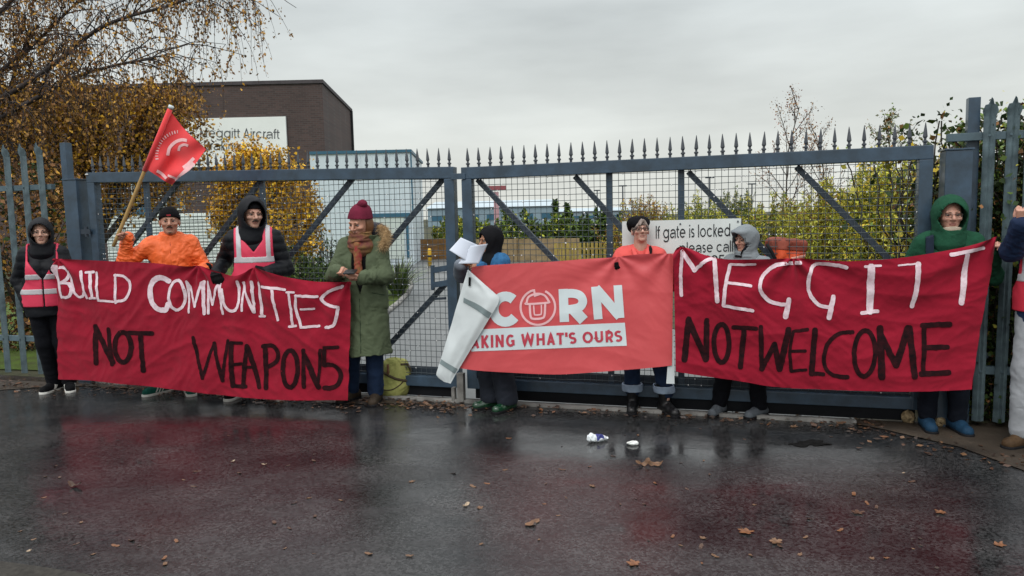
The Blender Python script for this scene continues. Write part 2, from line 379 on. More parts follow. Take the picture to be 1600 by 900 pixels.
# ------------------------------------------------------------------ palisade fences
galv = mat('galvanised_steel', lin('#5c6d72'), 0.55, 0.25, 9, 0.15, 60, metal=0.2, col2=lin('#3b484d'))
galv_dk = mat('weathered_rail', lin('#4d6068'), 0.55, 0.2, 9, 0.1, 60)
def palisade(name, label, pl, s_list, zt, railz, posts, zb=.05, w=.086):
    root = thing(name, label, 'fence', tuple(pl.at(s_list[0], 0)))
    for z in railz:
        q = MB(); q.beam(pl.at(min(s_list)-.25, z, -.035), pl.at(max(s_list)+.1, z, -.035), .05, .055, side=pl.n); q.build('rail', galv_dk, root, bevel=.003)
    for (s, z) in posts:
        q = MB(); q.beam(pl.at(s, 0, -.1), pl.at(s, z, -.1), .08, .075, side=pl.n); q.build('fence_post', steel, root, bevel=.004)
    proto = None
    for s in s_list:
        if proto is None:
            # W-section pale with a three-point splayed head
            prof = [(-.5, 0.0), (-.36, .010), (-.16, .022), (0, .012), (.16, .022), (.36, .010), (.5, 0.0)]
            vs = []; fs = []
            H1 = zt-.13
            lev = [(zb, 1.0, 0), (H1, 1.0, 0), (zt-.05, 1.28, .01), (zt, .62, .014)]
            for k, (z, sc, fw_) in enumerate(lev):
                for j, (x, y) in enumerate(prof):
                    zz = z
                    if k == 3: zz = zt-(.07 if j in (0, 6) else .045 if j in (1, 5) else .015 if j in (2, 4) else 0)
                    if k == 2 and j in (0, 6): zz = zt-.09
                    e = pl.e*(x*w*sc)+pl.n*(y+fw_); vs.append(np.array([e[0], e[1], zz]))
            n = len(prof)
            for k in range(3):
                for j in range(n-1): fs.append((k*n+j, k*n+j+1, (k+1)*n+j+1, (k+1)*n+j))
            back = [v-pl.n*.004 for v in vs]; m_ = len(vs); fs2 = [tuple(reversed([i+m_ for i in f])) for f in fs]
            side = []
            for k in range(3):
                for j in (0, n-1): side.append((k*n+j, (k+1)*n+j, (k+1)*n+j+m_, k*n+j+m_))
            for j in range(n-1): side.append((3*n+j, 3*n+j+1, 3*n+j+1+m_, 3*n+j+m_))
            proto = np_mesh('pale', vs+back, fs+fs2+side, galv, root, local=True); o = proto
        else:
            o = proto.copy(); COL.objects.link(o); o.parent = root
        p = pl.at(s, 0)-WO[root.name]; o.location = p
        o.rotation_euler = (random.uniform(-.008, .008), random.uniform(-.008, .008), 0)
    q = MB()
    for s in s_list:
        for z in railz:
            c = pl.at(s, z, .018); q.tube([c, c+pl.n*.012], .009, 6)
    q.build('bolt_heads', galv_dk, root)
    return root
fl0 = gl(-1.6, 0, .02)
fpl = Plane(G(12, 603)-GATE.e*1.2, GATE.at(-.3, 0, .12)); fpl = Plane(gl(-3, 0, .05), gl(-.2, 0, .05))
s_first = fpl.st(66, 600)[0]
pit = fpl.st(66, 600)[0]-fpl.st(40, 600)[0]
palisade('palisade_fence', 'galvanised palisade fence behind the hooded person, in front of brown leaved hedge', fpl, [s_first+pit*k for k in range(1, -13, -1)], 2.47, (.42, 2.02), [(fpl.st(92, 260)[0], fpl.st(88, 222)[1]), (s_first-pit*7, 2.4)])
rpl = Plane(gl(GATE.L+.28, 0, .03), gl(GATE.L+.28, 0, .03)+np.array([1.0, -.34, 0]))
sr = [rpl.st(1541, 300)[0], rpl.st(1575, 300)[0]]
pr = sr[1]-sr[0]
zr = rpl.st(1543, 153)[1]
palisade('palisade_fence', 'galvanised palisade fence beside the red MEGGITT banner, overgrown with ivy', rpl, [sr[0]]+[sr[1]+k*pr for k in range(16)], zr, (.42, rpl.st(1543, 212)[1]), [(rpl.st(1521, 250)[0]+.01, rpl.st(1523, 150)[1])], w=.076)
print('palisade', pit, pr, zr)
# ------------------------------------------------------------------ notice board on the gate
npl = Plane(gl(0, 0, .055), gl(7, 0, .055))
bd = thing('notice_board', 'white notice on the gate reading If gate is locked please call', 'notice', tuple(npl.px(1065, 345)))
def quad_slab(pl, quad, th, nm, m, parent, off=0.0, bev=0.0):
    P = [pl.px(*p, off) for p in quad]; Q = [p-pl.n*th for p in P]     # quad order: tl,tr,br,bl
    q = MB(); q.hexa([Q[3], Q[2], P[2], P[3], Q[0], Q[1], P[1], P[0]]); return q.build(nm, m, parent, bevel=bev)
signw = mat('sign_white', lin('#cfd6d4'), 0.45, 0.05, 4, 0.03, 20)
ink = mat('sign_ink', lin('#20262a'), 0.5, 0.1, 8, 0)
quad_slab(npl, [(972, 346), (1158, 341), (1158, 434), (972, 440)], .006, 'board', signw, bd)
q = MB()
for x, y in ((982, 352), (1063, 350), (1153, 346)):
    c = npl.px(x, y, .001); q.tube([c, c+npl.n*.006], .007, 8)
q.build('screw', steel_dk, bd)
# ------------------------------------------------------------------ foliage tools
def leaf_quads(P, L, W, bias=None, rg=RNG):
    n = len(P); d = rg.normal(size=(n, 3))
    if bias is not None: d = d+np.array(bias)
    d /= np.linalg.norm(d, axis=1)[:, None]
    s = rg.normal(size=(n, 3)); s -= d*(s*d).sum(1)[:, None]; s /= np.linalg.norm(s, axis=1)[:, None]
    nn = np.cross(d, s); k = rg.uniform(.4, 1.5, (n, 1))
    a = P; b = P+d*L*k*.45+s*W*k*.5+nn*W*k*.12; c = P+d*L*k; e = P+d*L*k*.45-s*W*k*.5+nn*W*k*.12
    V = np.stack([a, b, c, e], 1).reshape(-1, 3); F = np.arange(4*n).reshape(n, 4); return V, F
def foliage(name, P, L, W, mats, wts, parent, bias=None, kind=None):
    P = np.asarray(P); V, F = leaf_quads(P, L, W, bias)
    mi = RNG.choice(len(mats), len(P), p=np.array(wts)/sum(wts))
    return np_mesh(name, V, F, mats, parent, mi=mi)
def grow(base, top, levels, nb, spread, rad, rg, droop=0.0, wob=.08, first=.35):
    """branching skeleton: list of (points, radii, level)"""
    out = []
    def rec(p, d, length, r, lev):
        n = 7; pts = [p.copy()]; dd = d.copy()
        for i in range(n):
            dd = dd+rg.normal(size=3)*wob; dd[2] -= droop*lev*.12*(i/n)
            dd /= np.linalg.norm(dd); p = p+dd*length/n; pts.append(p.copy())
        out.append((pts, np.linspace(r, r*.35, n+1), lev))
        if lev < levels:
            for k in range(nb[lev]):
                t = first+(1-first)*(k+rg.random())/nb[lev]; i = min(int(t*n), n-1)
                q = pts[i]+(pts[i+1]-pts[i])*(t*n-i); dirn = pts[i+1]-pts[i]; dirn /= np.linalg.norm(dirn)
                s = rg.normal(size=3); s -= dirn*(s@dirn); s /= np.linalg.norm(s)
                nd = dirn*(1-spread*.6)+s*spread; nd /= np.linalg.norm(nd)
                rec(q, nd, length*rg.uniform(.30, .52)*(1.15-.85*t), r*.45, lev+1)
    v = np.array(top, float)-np.array(base, float); L = np.linalg.norm(v)
    rec(np.array(base, float), v/L, L, rad, 0)
    return out
def tubes(segs, name, m, parent, minlev=0, n=5):
    q = MB()
    for pts, r, lev in segs: q.tube(pts, list(r), max(3, n-lev), False)
    return q.build(name, m, parent, smooth=True)
bark = mat('bark', (0.055, 0.045, 0.038), 0.9, 0.4, 8, 0.6, 40)
stemm = mat('willow_stem', (0.13, 0.11, 0.045), 0.9, 0.4, 8, 0.4, 40)
birchbark = mat('dark_twigs', (0.05, 0.042, 0.04), 0.85, 0.35, 8, 0.5, 40)
LF = {k: leafmat('leaf_'+k, c) for k, c in dict(brown=(.27, .145, .040), gold=(.60, .35, .026), ochre=(.44, .235, .026), rust=(.20, .095, .035), green=(.105, .165, .028), olive=(.40, .37, .055), dark=(.03, .056, .015), lime=(.42, .44, .06), yellow=(.58, .42, .04), grey=(.2, .21, .15), red=(.2, .06, .035)).items()}
def shrub(name, label, cat, cx, top, wid, Y, nst, nlf, L, W, kinds, wts, depth=None, base_z=0., group=None, up=1.0, low=.15, spreadtop=1.0, parts=True):
    """multi-stemmed bush: stems fan from the ground to an uneven outline, leaves along them"""
    c = PY(cx, 350, Y); h = PY(cx, top, Y)[2]; w = wid/FOC*Y; dp = depth or w*.7
    rg = np.random.default_rng(int(cx*7+top))
    root = thing(name, label, cat, (c[0], Y, base_z), group)
    q = MB(); P = []
    for k in range(nst):
        a = rg.uniform(0, 2*math.pi); rr = math.sqrt(rg.random())
        b = np.array([c[0]+math.cos(a)*rr*w*.36, Y+math.sin(a)*rr*dp*.36, base_z])
        t = np.array([c[0]+math.cos(a)*rr*w*.5*spreadtop+rg.normal()*w*.07, Y+math.sin(a)*rr*dp*.5, base_z+(h-base_z)*(math.sqrt(max(0.05, 1-.75*rr**2)))*rg.uniform(.72, 1.06)])
        mid = (b+t)/2+np.array([rg.normal()*.12*w*.3, rg.normal()*.1*w*.3, 0])
        pts = smooth_path([b, mid, t], 4); q.tube(pts, list(np.linspace(.012, .003, len(pts))*max(1, h/2.5)), 3, False)
        m = max(4, int(nlf/nst)); tt = low+(1-low)*rg.random(m)**.8
        idx = tt*(len(pts)-1); i = np.minimum(idx.astype(int), len(pts)-2); A = np.array(pts)
        p = A[i]+(A[i+1]-A[i])*(idx-i)[:, None]; p = p+rg.normal(size=(m, 3))*np.array([.05, .05, .05])*(.5+.35*h)*(1.25-tt)[:, None]
        P.append(p)
    q.build('stems', stemm if name == 'scrub_bush' else bark, root)
    P = np.concatenate(P); P = P[P[:, 2] > base_z+.02]
    foliage('foliage', P, L, W, [LF[k] for k in kinds], wts, root, (0, 0, up))
    return root

# ------------------------------------------------------------------ buildings beyond the gate
def brickmat():
    m = bpy.data.materials.new('dark_brick'); m.use_nodes = True; t = m.node_tree; b = t.nodes['Principled BSDF']; L = t.links.new
    co = t.nodes.new('ShaderNodeTexCoord'); mp_ = t.nodes.new('ShaderNodeMapping'); mp_.inputs['Rotation'].default_value = (math.pi/2, 0, 0); L(co.outputs['Object'], mp_.inputs[0])
    br = t.nodes.new('ShaderNodeTexBrick'); br.inputs['Scale'].default_value = 1.0; br.inputs['Brick Width'].default_value = .225; br.inputs['Row Height'].default_value = .075; br.inputs['Mortar Size'].default_value = .009
    br.inputs['Color1'].default_value = (.048, .031, .028, 1); br.inputs['Color2'].default_value = (.075, .046, .04, 1); br.inputs['Mortar'].default_value = (.07, .062, .058, 1)
    L(mp_.outputs[0], br.inputs['Vector'])
    n = t.nodes.new('ShaderNodeTexNoise'); n.inputs['Scale'].default_value = .7; n.inputs['Detail'].default_value = 6; L(co.outputs['Object'], n.inputs['Vector'])
    r = t.nodes.new('ShaderNodeMapRange'); r.inputs[3].default_value = .7; r.inputs[4].default_value = 1.3; L(n.outputs['Fac'], r.inputs[0])
    s = t.nodes.new('ShaderNodeVectorMath'); s.operation = 'SCALE'; L(br.outputs['Color'], s.inputs[0]); L(r.outputs[0], s.inputs['Scale']); L(s.outputs[0], b.inputs['Base Color'])
    b.inputs['Roughness'].default_value = .85; return m
BRICK = brickmat()
palec = mat('pale_cladding', lin('#b9c4be'), 0.5, 0.08, 1.5, 0.05, 10)
whitec = mat('white_cladding', lin('#c3d0d6'), 0.4, 0.05, 1.0, 0.05, 10)
bluec = mat('blue_trim', lin('#2f5c72'), 0.45, 0.1, 2, 0.05, 10)
glass = mat('window_glass', lin('#5a6a72'), 0.08, 0.1, 2, 0)
dark = mat('dark_opening', lin('#1d1f22'), 0.6, 0.1, 2, 0)
YB = 30.0
pc = PY(503, 130, YB); pe = PY(549, 179, 38.0)
bb = thing('brick_building', 'dark brown brick building with flat roof behind the autumn trees', 'building', (pc[0]-12, YB, 0))
xl = pc[0]-34; zT = pc[2]
q = MB(); q.hexa([(xl, YB, 0), (pc[0], YB, 0), (pe[0], 38, 0), (xl, 38, 0), (xl, YB, zT), (pc[0], YB, zT), (pe[0], 38, zT), (xl, 38, zT)])
o = q.build('wall', BRICK, bb)
q = MB(); q.hexa([(xl, YB-.06, zT+.002), (pc[0]+.06, YB-.06, zT+.002), (pe[0]+.06, 38, zT+.002), (xl, 38, zT+.002), (xl, YB-.06, zT+.14), (pc[0]+.06, YB-.06, zT+.14), (pe[0]+.06, 38, zT+.14), (xl, 38, zT+.14)])
q.build('coping', mat('coping', lin('#4a4648'), .7), bb)
def onwall(x0, y0, x1, y1, Y, th, nm, m, parent, bev=0.0):
    a = PY(x0, y0, Y); b = PY(x1, y1, Y); z0, z1 = sorted((a[2], b[2])); x0_, x1_ = sorted((a[0], b[0]))
    q = MB(); q.box((x0_, Y-th, max(z0, 0.01)), (x1_, Y, z1)); return q.build(nm, m, parent, bevel=bev)
def louvre(x0, y0, x1, y1, Y, nm, m, parent, n):
    a = PY(x0, y0, Y); b = PY(x1, y1, Y); z0, z1 = max(.02, min(a[2], b[2])), max(a[2], b[2]); X0, X1 = sorted((a[0], b[0]))
    q = MB()
    for k in range(n):
        h = (z1-z0)/n; q.hexa([(X0, Y-.09, z0+h*k), (X1, Y-.09, z0+h*k), (X1, Y-.01, z0+h*k), (X0, Y-.01, z0+h*k), (X0, Y-.04, z0+h*k+h*.96), (X1, Y-.04, z0+h*k+h*.96), (X1, Y-.01, z0+h*k+h*.96), (X0, Y-.01, z0+h*k+h*.96)])
    return q.build(nm, m, parent)
louvre(166, 336, 348, 430, YB, 'shutter', palec, bb, 16)
onwall(166, 318, 238, 334, YB, .12, 'canopy', bluec, bb)
for x0, y0, x1, y1 in ((206, 287, 223, 313), (248, 303, 262, 325), (270, 300, 290, 328)):
    f = onwall(x0, y0, x1, y1, YB, .08, 'window', palec, bb)
    onwall(x0+3, y0+3, x1-3, y1-3, YB-.08, .004, 'pane', glass, f)
louvre(468, 340, 517, 432, YB, 'shutter', palec, bb, 14)
onwall(531, 318, 545, 400, 32, 2.02, 'door', dark, bb); onwall(527, 309, 547, 315, 32, 2.3, 'porch', mat('porch', lin('#8b8878'), .7), bb)
q = MB(); q.tube([(pe[0]+.1, 37.6, 0), (pe[0]+.1, 37.6, zT)], .06, 6); q.build('drainpipe', dark, bb)
sb = thing('sign_board', 'large white sign board with grey lettering on the brick building', 'sign', tuple(PY(380, 222, YB-.1)))
onwall(290, 186, 451, 258, YB-.02, .1, 'board', mat('board_white', lin('#dfe4e0'), .5, .04, 1, .02, 8), sb)
spl = Plane((-30, YB-.13), (0, YB-.13))
grey = mat('sign_grey', lin('#4c5052'), .5, .05, 3, 0)
# white clad unit
YW = 26.0
wb = thing('white_unit', 'small white clad building with blue trim right of the brick building', 'building', (PY(600, 400, YW)[0], YW, 0))
a = PY(551, 238, YW); b = PY(641, 238, YW); zt = b[2]; xe = PY(659, 262, 31)[0]
q = MB(); q.hexa([(a[0]-1.5, YW, 0), (b[0], YW, 0), (xe, 31, 0), (a[0]-1.5, 31, 0), (a[0]-1.5, YW, zt), (b[0], YW, zt), (xe, 31, zt-.05), (a[0]-1.5, 31, zt-.05)]); q.build('wall', whitec, wb)
q = MB(); q.hexa([(a[0]-1.5, YW-.06, zt+.002), (b[0]+.05, YW-.06, zt+.002), (xe+.06, 31, zt-.04), (a[0]-1.5, 31, zt-.04), (a[0]-1.5, YW-.06, zt+.1), (b[0]+.05, YW-.06, zt+.1), (xe+.06, 31, zt+.05), (a[0]-1.5, 31, zt+.05)]); q.build('roof', bluec, wb)
onwall(641, 239, 646.5, 335, YW, .05, 'corner_trim', bluec, wb)
onwall(573, 334, 641, 339, YW, .06, 'lintel', bluec, wb); onwall(634, 339, 640, 402, YW, .06, 'jamb', bluec, wb); onwall(573, 339, 578, 402, YW, .06, 'jamb', bluec, wb)
onwall(579, 340, 633, 404, YW, .03, 'door', palec, wb)
q = MB()
for k in range(9): x = PY(556+9*k, 300, YW)[0]; q.box((x-.012, YW-.014, .02), (x+.012, YW-.001, zt-.02))
q.build('cladding_rib', whitec, wb)
# yellow marker by the corner
r = thing('bollard', 'yellow bollard standing by the corner of the white building', 'bollard', tuple(np.append(PY(671, 400, 25)[:2], 0)))
z1 = PY(671, 388, 25)[2]; q = MB(); q.lathe([(.07, 0), (.07, z1-.06), (.05, z1-.01), (.0, z1)], (0, 0, 0), 10); q.build('shaft', mat('yellow_paint', (.6, .36, .02), .5), r, local=True, smooth=True)
q = MB(); q.lathe([(.072, z1*.5), (.072, z1*.62)], (0, 0, 0), 10); q.build('band', dark, r, local=True)
# timber walls and low fence
tim = mat('brown_timber', lin('#7a5a36'), .85, .3, 3, .4, 30)
tan = mat('tan_timber', lin('#8c7a5c'), .85, .25, 3, .4, 30)
yel = mat('yellow_picket', lin('#9c8a4a'), .8, .25, 6, .3, 30)
def boardwall(nm, label, x0, x1, yt, Y0, Y1, m, n=3, cat='fence'):
    a = PY(x0, yt, Y0); b = PY(x1, yt, Y1); r = thing(nm, label, cat, (a[0], a[1], 0)); pl = Plane(a, b); q = MB(); h = (a[2]+b[2])/2
    for k in range(n): q.beam(pl.at(0, h*(k+.5)/n), pl.at(pl.L, h*(k+.5)/n), .05, h/n*.97, side=pl.n)
    q.build('boards', m, r); q = MB()
    k = 0
    while k <= pl.L: q.beam(pl.at(k, 0, .06), pl.at(k, h*1.02, .06), .09, .09, side=pl.n); k += 1.8
    q.build('post', m, r); return r
boardwall('timber_fence', 'brown timber fence beside the corner of the white building', 652, 727, 373, 29, 29.5, tim)
boardwall('timber_wall', 'low tan timber retaining wall in front of the green bushes', 735, 905, 373, 27, 25.5, tan, 4, 'wall')
a = PY(868, 379, 23.5); b = PY(985, 381, 23); r = thing('picket_fence', 'low yellowish picket fence left of the gate notice', 'fence', (a[0], a[1], 0)); pl = Plane(a, b)
q = MB(); k = 0
while k < pl.L: q.beam(pl.at(k, 0.0, 0), pl.at(k, a[2]*random.uniform(.97, 1.03), 0), .02, .085, side=pl.n); k += .13
q.build('pickets', yel, r)
q = MB()
for z in (.2, .55): q.beam(pl.at(0, z, -.04), pl.at(pl.L, z, -.04), .04, .07, side=pl.n)
q.build('rail', yel, r)
# far warehouse, sign tower, lamps
far = mat('hazed_cladding', lin('#7f95a1'), .6, .08, .1, 0); farr = mat('far_roof', lin('#a9b8bf'), .5, .06, .1, 0)  # wall colour lightened: distance haze is painted into it
def farbox(label, x0, x1, yt, Y, dep, m, roofm, yr):
    a = PY(x0, yt, Y); b = PY(x1, yt, Y); r = thing('warehouse', label, 'building', ((a[0]+b[0])/2, Y, 0))
    q = MB(); q.box((a[0], Y, 0), (b[0], Y+dep, a[2])); q.build('wall', m, r)
    zr = PY(x0, yr, Y+dep*.5)[2]; q = MB(); q.add([(a[0]-.4, Y-.4, a[2]+.01), (b[0]+.4, Y-.4, a[2]+.01), (b[0]+.4, Y+dep+.4, a[2]+.01), (a[0]-.4, Y+dep+.4, a[2]+.01), (a[0]-.4, Y+dep/2, zr), (b[0]+.4, Y+dep/2, zr)], [(0, 1, 5, 4), (2, 3, 4, 5), (1, 2, 5), (3, 0, 4)]); q.build('roof', roofm, r)
    q = MB()
    for k in range(7):
        x = a[0]+(b[0]-a[0])*(k+.5)/7; q.box((x-1.0, Y-.05, .3*a[2]), (x+1.0, Y-.001, .6*a[2]))
    q.build('windows', bluec, r); return r
farbox('long blue grey warehouse with pale roof far beyond the bushes', 668, 868, 326, 150, 40, far, farr, 316)
farbox('lower grey warehouse far off right of the long one', 874, 1010, 331, 170, 30, mat('far_grey', lin('#8696a0'), .6, .08, .1, 0), farr, 326)
Y = 140; r = thing('sign_tower', 'tall sign tower with red T shaped head far beyond the gate', 'sign', tuple(np.append(PY(775, 330, Y)[:2], 0)))
q = MB(); a = PY(771, 300, Y); b = PY(779, 300, Y); q.box((a[0], Y, 0), (b[0], Y+1, a[2])); q.build('mast', mat('mast_pink', lin('#b08a90'), .6), r)
q = MB(); a = PY(763, 297, Y); b = PY(791, 290, Y); q.box((a[0], Y-.3, a[2]), (b[0], Y+1.2, b[2])); q.build('head', mat('dull_red', lin('#8a4a50'), .6), r)
for i, (x, yt, Y, lab) in enumerate(((933, 298, 70, 'slim street lamp far off between the two gate braces'), (973, 291, 60, 'slim street lamp above the beret woman'), (1109, 278, 55, 'street lamp right of the vertical gate bar'), (1175, 288, 60, 'street lamp above the grey hood'))):
    p = PY(x, yt, Y); r = thing('street_lamp', lab, 'street lamp', (p[0], Y, 0))
    q = MB(); q.tube([(p[0], Y, 0), (p[0], Y, p[2])], [.08, .05], 6); q.build('pole', steel_dk, r)
    q = MB(); q.box((p[0]-.32, Y-.1, p[2]-.02), (p[0]+.32, Y+.1, p[2]+.08)); q.build('lamp_head', steel_dk, r, bevel=.02)

# ------------------------------------------------------------------ trees and shrubs
rg = np.random.default_rng(3)
# big birch at the left, limbs sweeping up to the right with hanging twigs
YT = 10.5
t = thing('birch_tree', 'large birch with brown leaves and drooping bare twigs at the left', 'tree', (PY(-110, 300, YT)[0], YT, 0))
segs = []
def limb(px, r0, nsub, Yv):
    pts = [PY(x, y, Yv+dy) for x, y, dy in px]; pts = smooth_path(pts, 5); segs.append((pts, np.linspace(r0, r0*.25, len(pts)), 0)); return pts
base = np.array([PY(-110, 300, YT)[0], YT, 0])
tr = [base, base+np.array([.1, 0, 1.6]), base+np.array([.25, .1, 3.0]), base+np.array([.2, .1, 4.6]), base+np.array([.4, .2, 6.5])]
segs.append((smooth_path(tr, 4), np.linspace(.16, .07, 17), 0))
# limbs taken from the photo, all leaving the trunk
LB = [[(-92, 190, 0), (-20, 165, 0), (66, 114, -.2), (139, 55, -.3), (191, 29, -.5), (279, 4, -.7), (330, -25, -.8)],
      [(-94, 210, 0), (-40, 150, .2), (0, 112, .3), (45, 75, .5), (92, 32, .6), (128, -6, .7)],
      [(-88, 120, 0), (-40, 60, .1), (10, 10, .2), (60, -40, .3), (150, -60, .2), (250, -70, 0), (300, -50, -.1)],
      [(-95, 230, 0), (-30, 200, -.2), (45, 160, -.4), (120, 120, -.6), (190, 100, -.6), (240, 92, -.5)],
      [(-80, 60, 0), (-20, 0, .4), (40, -60, .6), (130, -100, .5), (230, -110, .3), (320, -80, .1)],
      [(-95, 260, 0), (-45, 235, .3), (10, 150, .6), (30, 90, .7), (58, 40, .8)]]
twig = []; Lp = []
for L_ in LB:
    pts = limb(L_, .045, 0, YT)
    A = np.array(pts)
    for k in range(38):
        t_ = .12+.88*(k+rg.random())/38; i = min(int(t_*(len(A)-1)), len(A)-2); p = A[i].copy()
        d = (A[i+1]-A[i]); d /= np.linalg.norm(d); s = rg.normal(size=3); s -= d*(s@d); s /= np.linalg.norm(s)
        s[2] = abs(s[2])*.6; nd = d*.6+s*.7; ln = rg.uniform(.5, 1.5); n = 9; q_ = [p.copy()]
        for j in range(n):
            nd = nd+rg.normal(size=3)*.12; nd[2] -= .13; nd /= np.linalg.norm(nd); p = p+nd*ln/n; q_.append(p.copy())
        segs.append((q_, np.linspace(.011, .004, n+1), 2))
        for m in range(5):            # hanging twigs
            i2 = rg.integers(2, n+1); w = q_[i2].copy(); dd = rg.normal(size=3)*.5; dd[2] = -.3; ln2 = rg.uniform(.3, .95); h = [w.copy()]
            for j in range(6):
                dd = dd*.75+np.array([0, 0, -.35])+rg.normal(size=3)*.08; dd /= np.linalg.norm(dd); w = w+dd*ln2/6; h.append(w.copy())
            segs.append((h, np.linspace(.0045, .002, 7), 3)); H_ = np.array(h)
            nl = rg.integers(8, 26); ii = rg.integers(1, 7, nl); Lp.append(H_[ii]+rg.normal(size=(nl, 3))*.035)
tubes([s for s in segs if s[2] == 0], 'trunk', birchbark, t, n=7)
tubes([s for s in segs if s[2] > 0], 'branches', birchbark, t, n=5)
Lp = np.concatenate(Lp)
foliage('foliage', Lp, .042, .026, [LF['brown'], LF['rust'], LF['ochre']], [.55, .25, .2], t, (0, 0, -1.2))
def crown_tree(name, label, cat, cx, trunk_x, pts, Y, nl, L, W, kinds, wts, seed, trad=.09, group=None, tips=None, sig=.25, m=bark):
    """tree whose crown fills photo blobs (cx,cy,rx,ry in px); limbs run from the trunk into every blob"""
    rg = np.random.default_rng(seed); b = np.append(PY(trunk_x, 350, Y)[:2], 0); root = thing(name, label, cat, tuple(b), group); segs = []; P = []
    h0 = min(PY(x, y, Y)[2] for x, y, _, _ in pts)*.6
    fork = b+np.array([rg.normal()*.05, 0, max(.4, h0)]); segs.append(([b, (b+fork)/2+rg.normal(size=3)*.03, fork], [trad, trad*.85, trad*.75], 0))
    for x, y, rx, ry in pts:
        c = PY(x, y, Y); RX, RZ = rx/FOC*Y, ry/FOC*Y; RY = (RX+RZ)*.5
        c = c+np.array([0, rg.uniform(-.4, .4)*RY, 0]); mid = (fork+c)/2+rg.normal(size=3)*.1; mid[2] += .1
        pth = smooth_path([fork, mid, c], 5); segs.append((pth, np.linspace(trad*.5, .012, len(pth)), 1))
        nt_ = tips or 16
        for k in range(nt_):
            u = rg.normal(size=3); u /= np.linalg.norm(u); u *= rg.uniform(.35, 1.22); e = c+u*np.array([RX, RY, RZ])
            s0 = pth[rg.integers(len(pth)//2, len(pth))]; md = (s0+e)/2+rg.normal(size=3)*.08*RX
            pp = smooth_path([s0, md, e], 3); segs.append((pp, np.linspace(.010, .003, len(pp)), 2))
            n = int(nl/len(pts)/nt_); A = np.array(pp); ii = rg.uniform(.25, 1, n)**.6*(len(A)-1); i = np.minimum(ii.astype(int), len(A)-2)
            P.append(A[i]+(A[i+1]-A[i])*(ii-i)[:, None]+rg.normal(size=(n, 3))*sig*np.array([RX, RY, RZ])*.9)
    tubes(segs, 'trunk', m, root, n=6); P = np.concatenate(P); P = P[P[:, 2] > .03]
    foliage('foliage', P, L, W, [LF[k] for k in kinds], wts, root, (0, 0, -.4)); return root
crown_tree('autumn_tree', 'dense tree with brown and ochre leaves behind the left gate leaf', 'tree', 0, 150, [(30, 190, 60, 45), (100, 180, 62, 45), (165, 185, 60, 50), (225, 190, 58, 48), (280, 170, 48, 36), (300, 225, 38, 44), (60, 250, 60, 50), (140, 250, 60, 45), (215, 255, 60, 45), (255, 300, 40, 40), (180, 310, 50, 40), (240, 150, 55, 28), (150, 150, 60, 28), (60, 145, 60, 28), (-30, 200, 60, 70)], 11.6, 17000, .056, .038, ['brown', 'ochre', 'gold', 'rust'], [.36, .34, .15, .15], 5, tips=22, sig=.3)
crown_tree('hedge_tree', 'brown leaved hedge growing behind the left palisade fence', 'hedge', 0, 20, [(10, 300, 60, 60), (80, 310, 50, 55), (-50, 320, 60, 80), (20, 400, 55, 60), (90, 400, 40, 55), (20, 500, 50, 60), (90, 500, 40, 50), (40, 575, 60, 30), (140, 560, 40, 25)], 9.6, 7500, .06, .04, ['rust', 'brown', 'dark', 'ochre'], [.35, .3, .25, .1], 6, trad=.05, tips=14)
crown_tree('golden_tree', 'round young tree with golden leaves in front of the brick building', 'tree', 0, 412, [(392, 240, 34, 24), (430, 250, 34, 24), (400, 258, 44, 30), (355, 262, 26, 26), (365, 285, 38, 36), (440, 280, 42, 36), (410, 310, 50, 40), (375, 340, 42, 40), (450, 335, 45, 42), (415, 370, 50, 35), (480, 330, 20, 36), (470, 385, 26, 24), (345, 330, 18, 34)], 15.5, 17000, .066, .048, ['gold', 'ochre', 'yellow', 'brown'], [.5, .27, .1, .13], 8, trad=.06, tips=18, sig=.33)
shrub('shrub', 'dark green shrub at the foot of the golden tree', 'shrub', 465, 388, 110, 13, 60, 3600, .06, .035, ['dark', 'green'], [.6, .4])
shrub('shrub', 'loose grey green shrub in front of the white shutter', 'shrub', 497, 345, 60, 16, 40, 1500, .05, .03, ['grey', 'dark', 'green'], [.45, .3, .25])
# strappy plant by the driveway
c = G(622, 462); root = thing('phormium_plant', 'strap leaved plant on the lawn behind the green parka', 'plant', (c[0], c[1], 0)); q = MB(); hz = PY(622, 392, c[1])[2]
for k in range(230):
    a = rg.uniform(0, 6.28); ln = rg.uniform(.5, 1.0)*hz*1.05; out_ = rg.uniform(.1, 1.0)*hz*.95; w = .018; pts = []
    for j in range(6):
        t_ = j/5; pts.append(np.array([c[0]+math.cos(a)*(.1+out_*t_**1.5), c[1]+math.sin(a)*(.1+out_*t_**1.5), ln*(t_-.42*t_**3*(out_/hz))]))
    s = np.array([-math.sin(a), math.cos(a), .15])*w; vs = []
    for j, p in enumerate(pts): vs += [p-s*(1-.8*(j/5)**2), p+s*(1-.8*(j/5)**2)]
    q.cur = int(rg.integers(0, 3)); q.add(vs, [(2*j, 2*j+1, 2*j+3, 2*j+2) for j in range(5)])
q.build('foliage', [LF['green'], LF['dark'], LF['grey']], root)
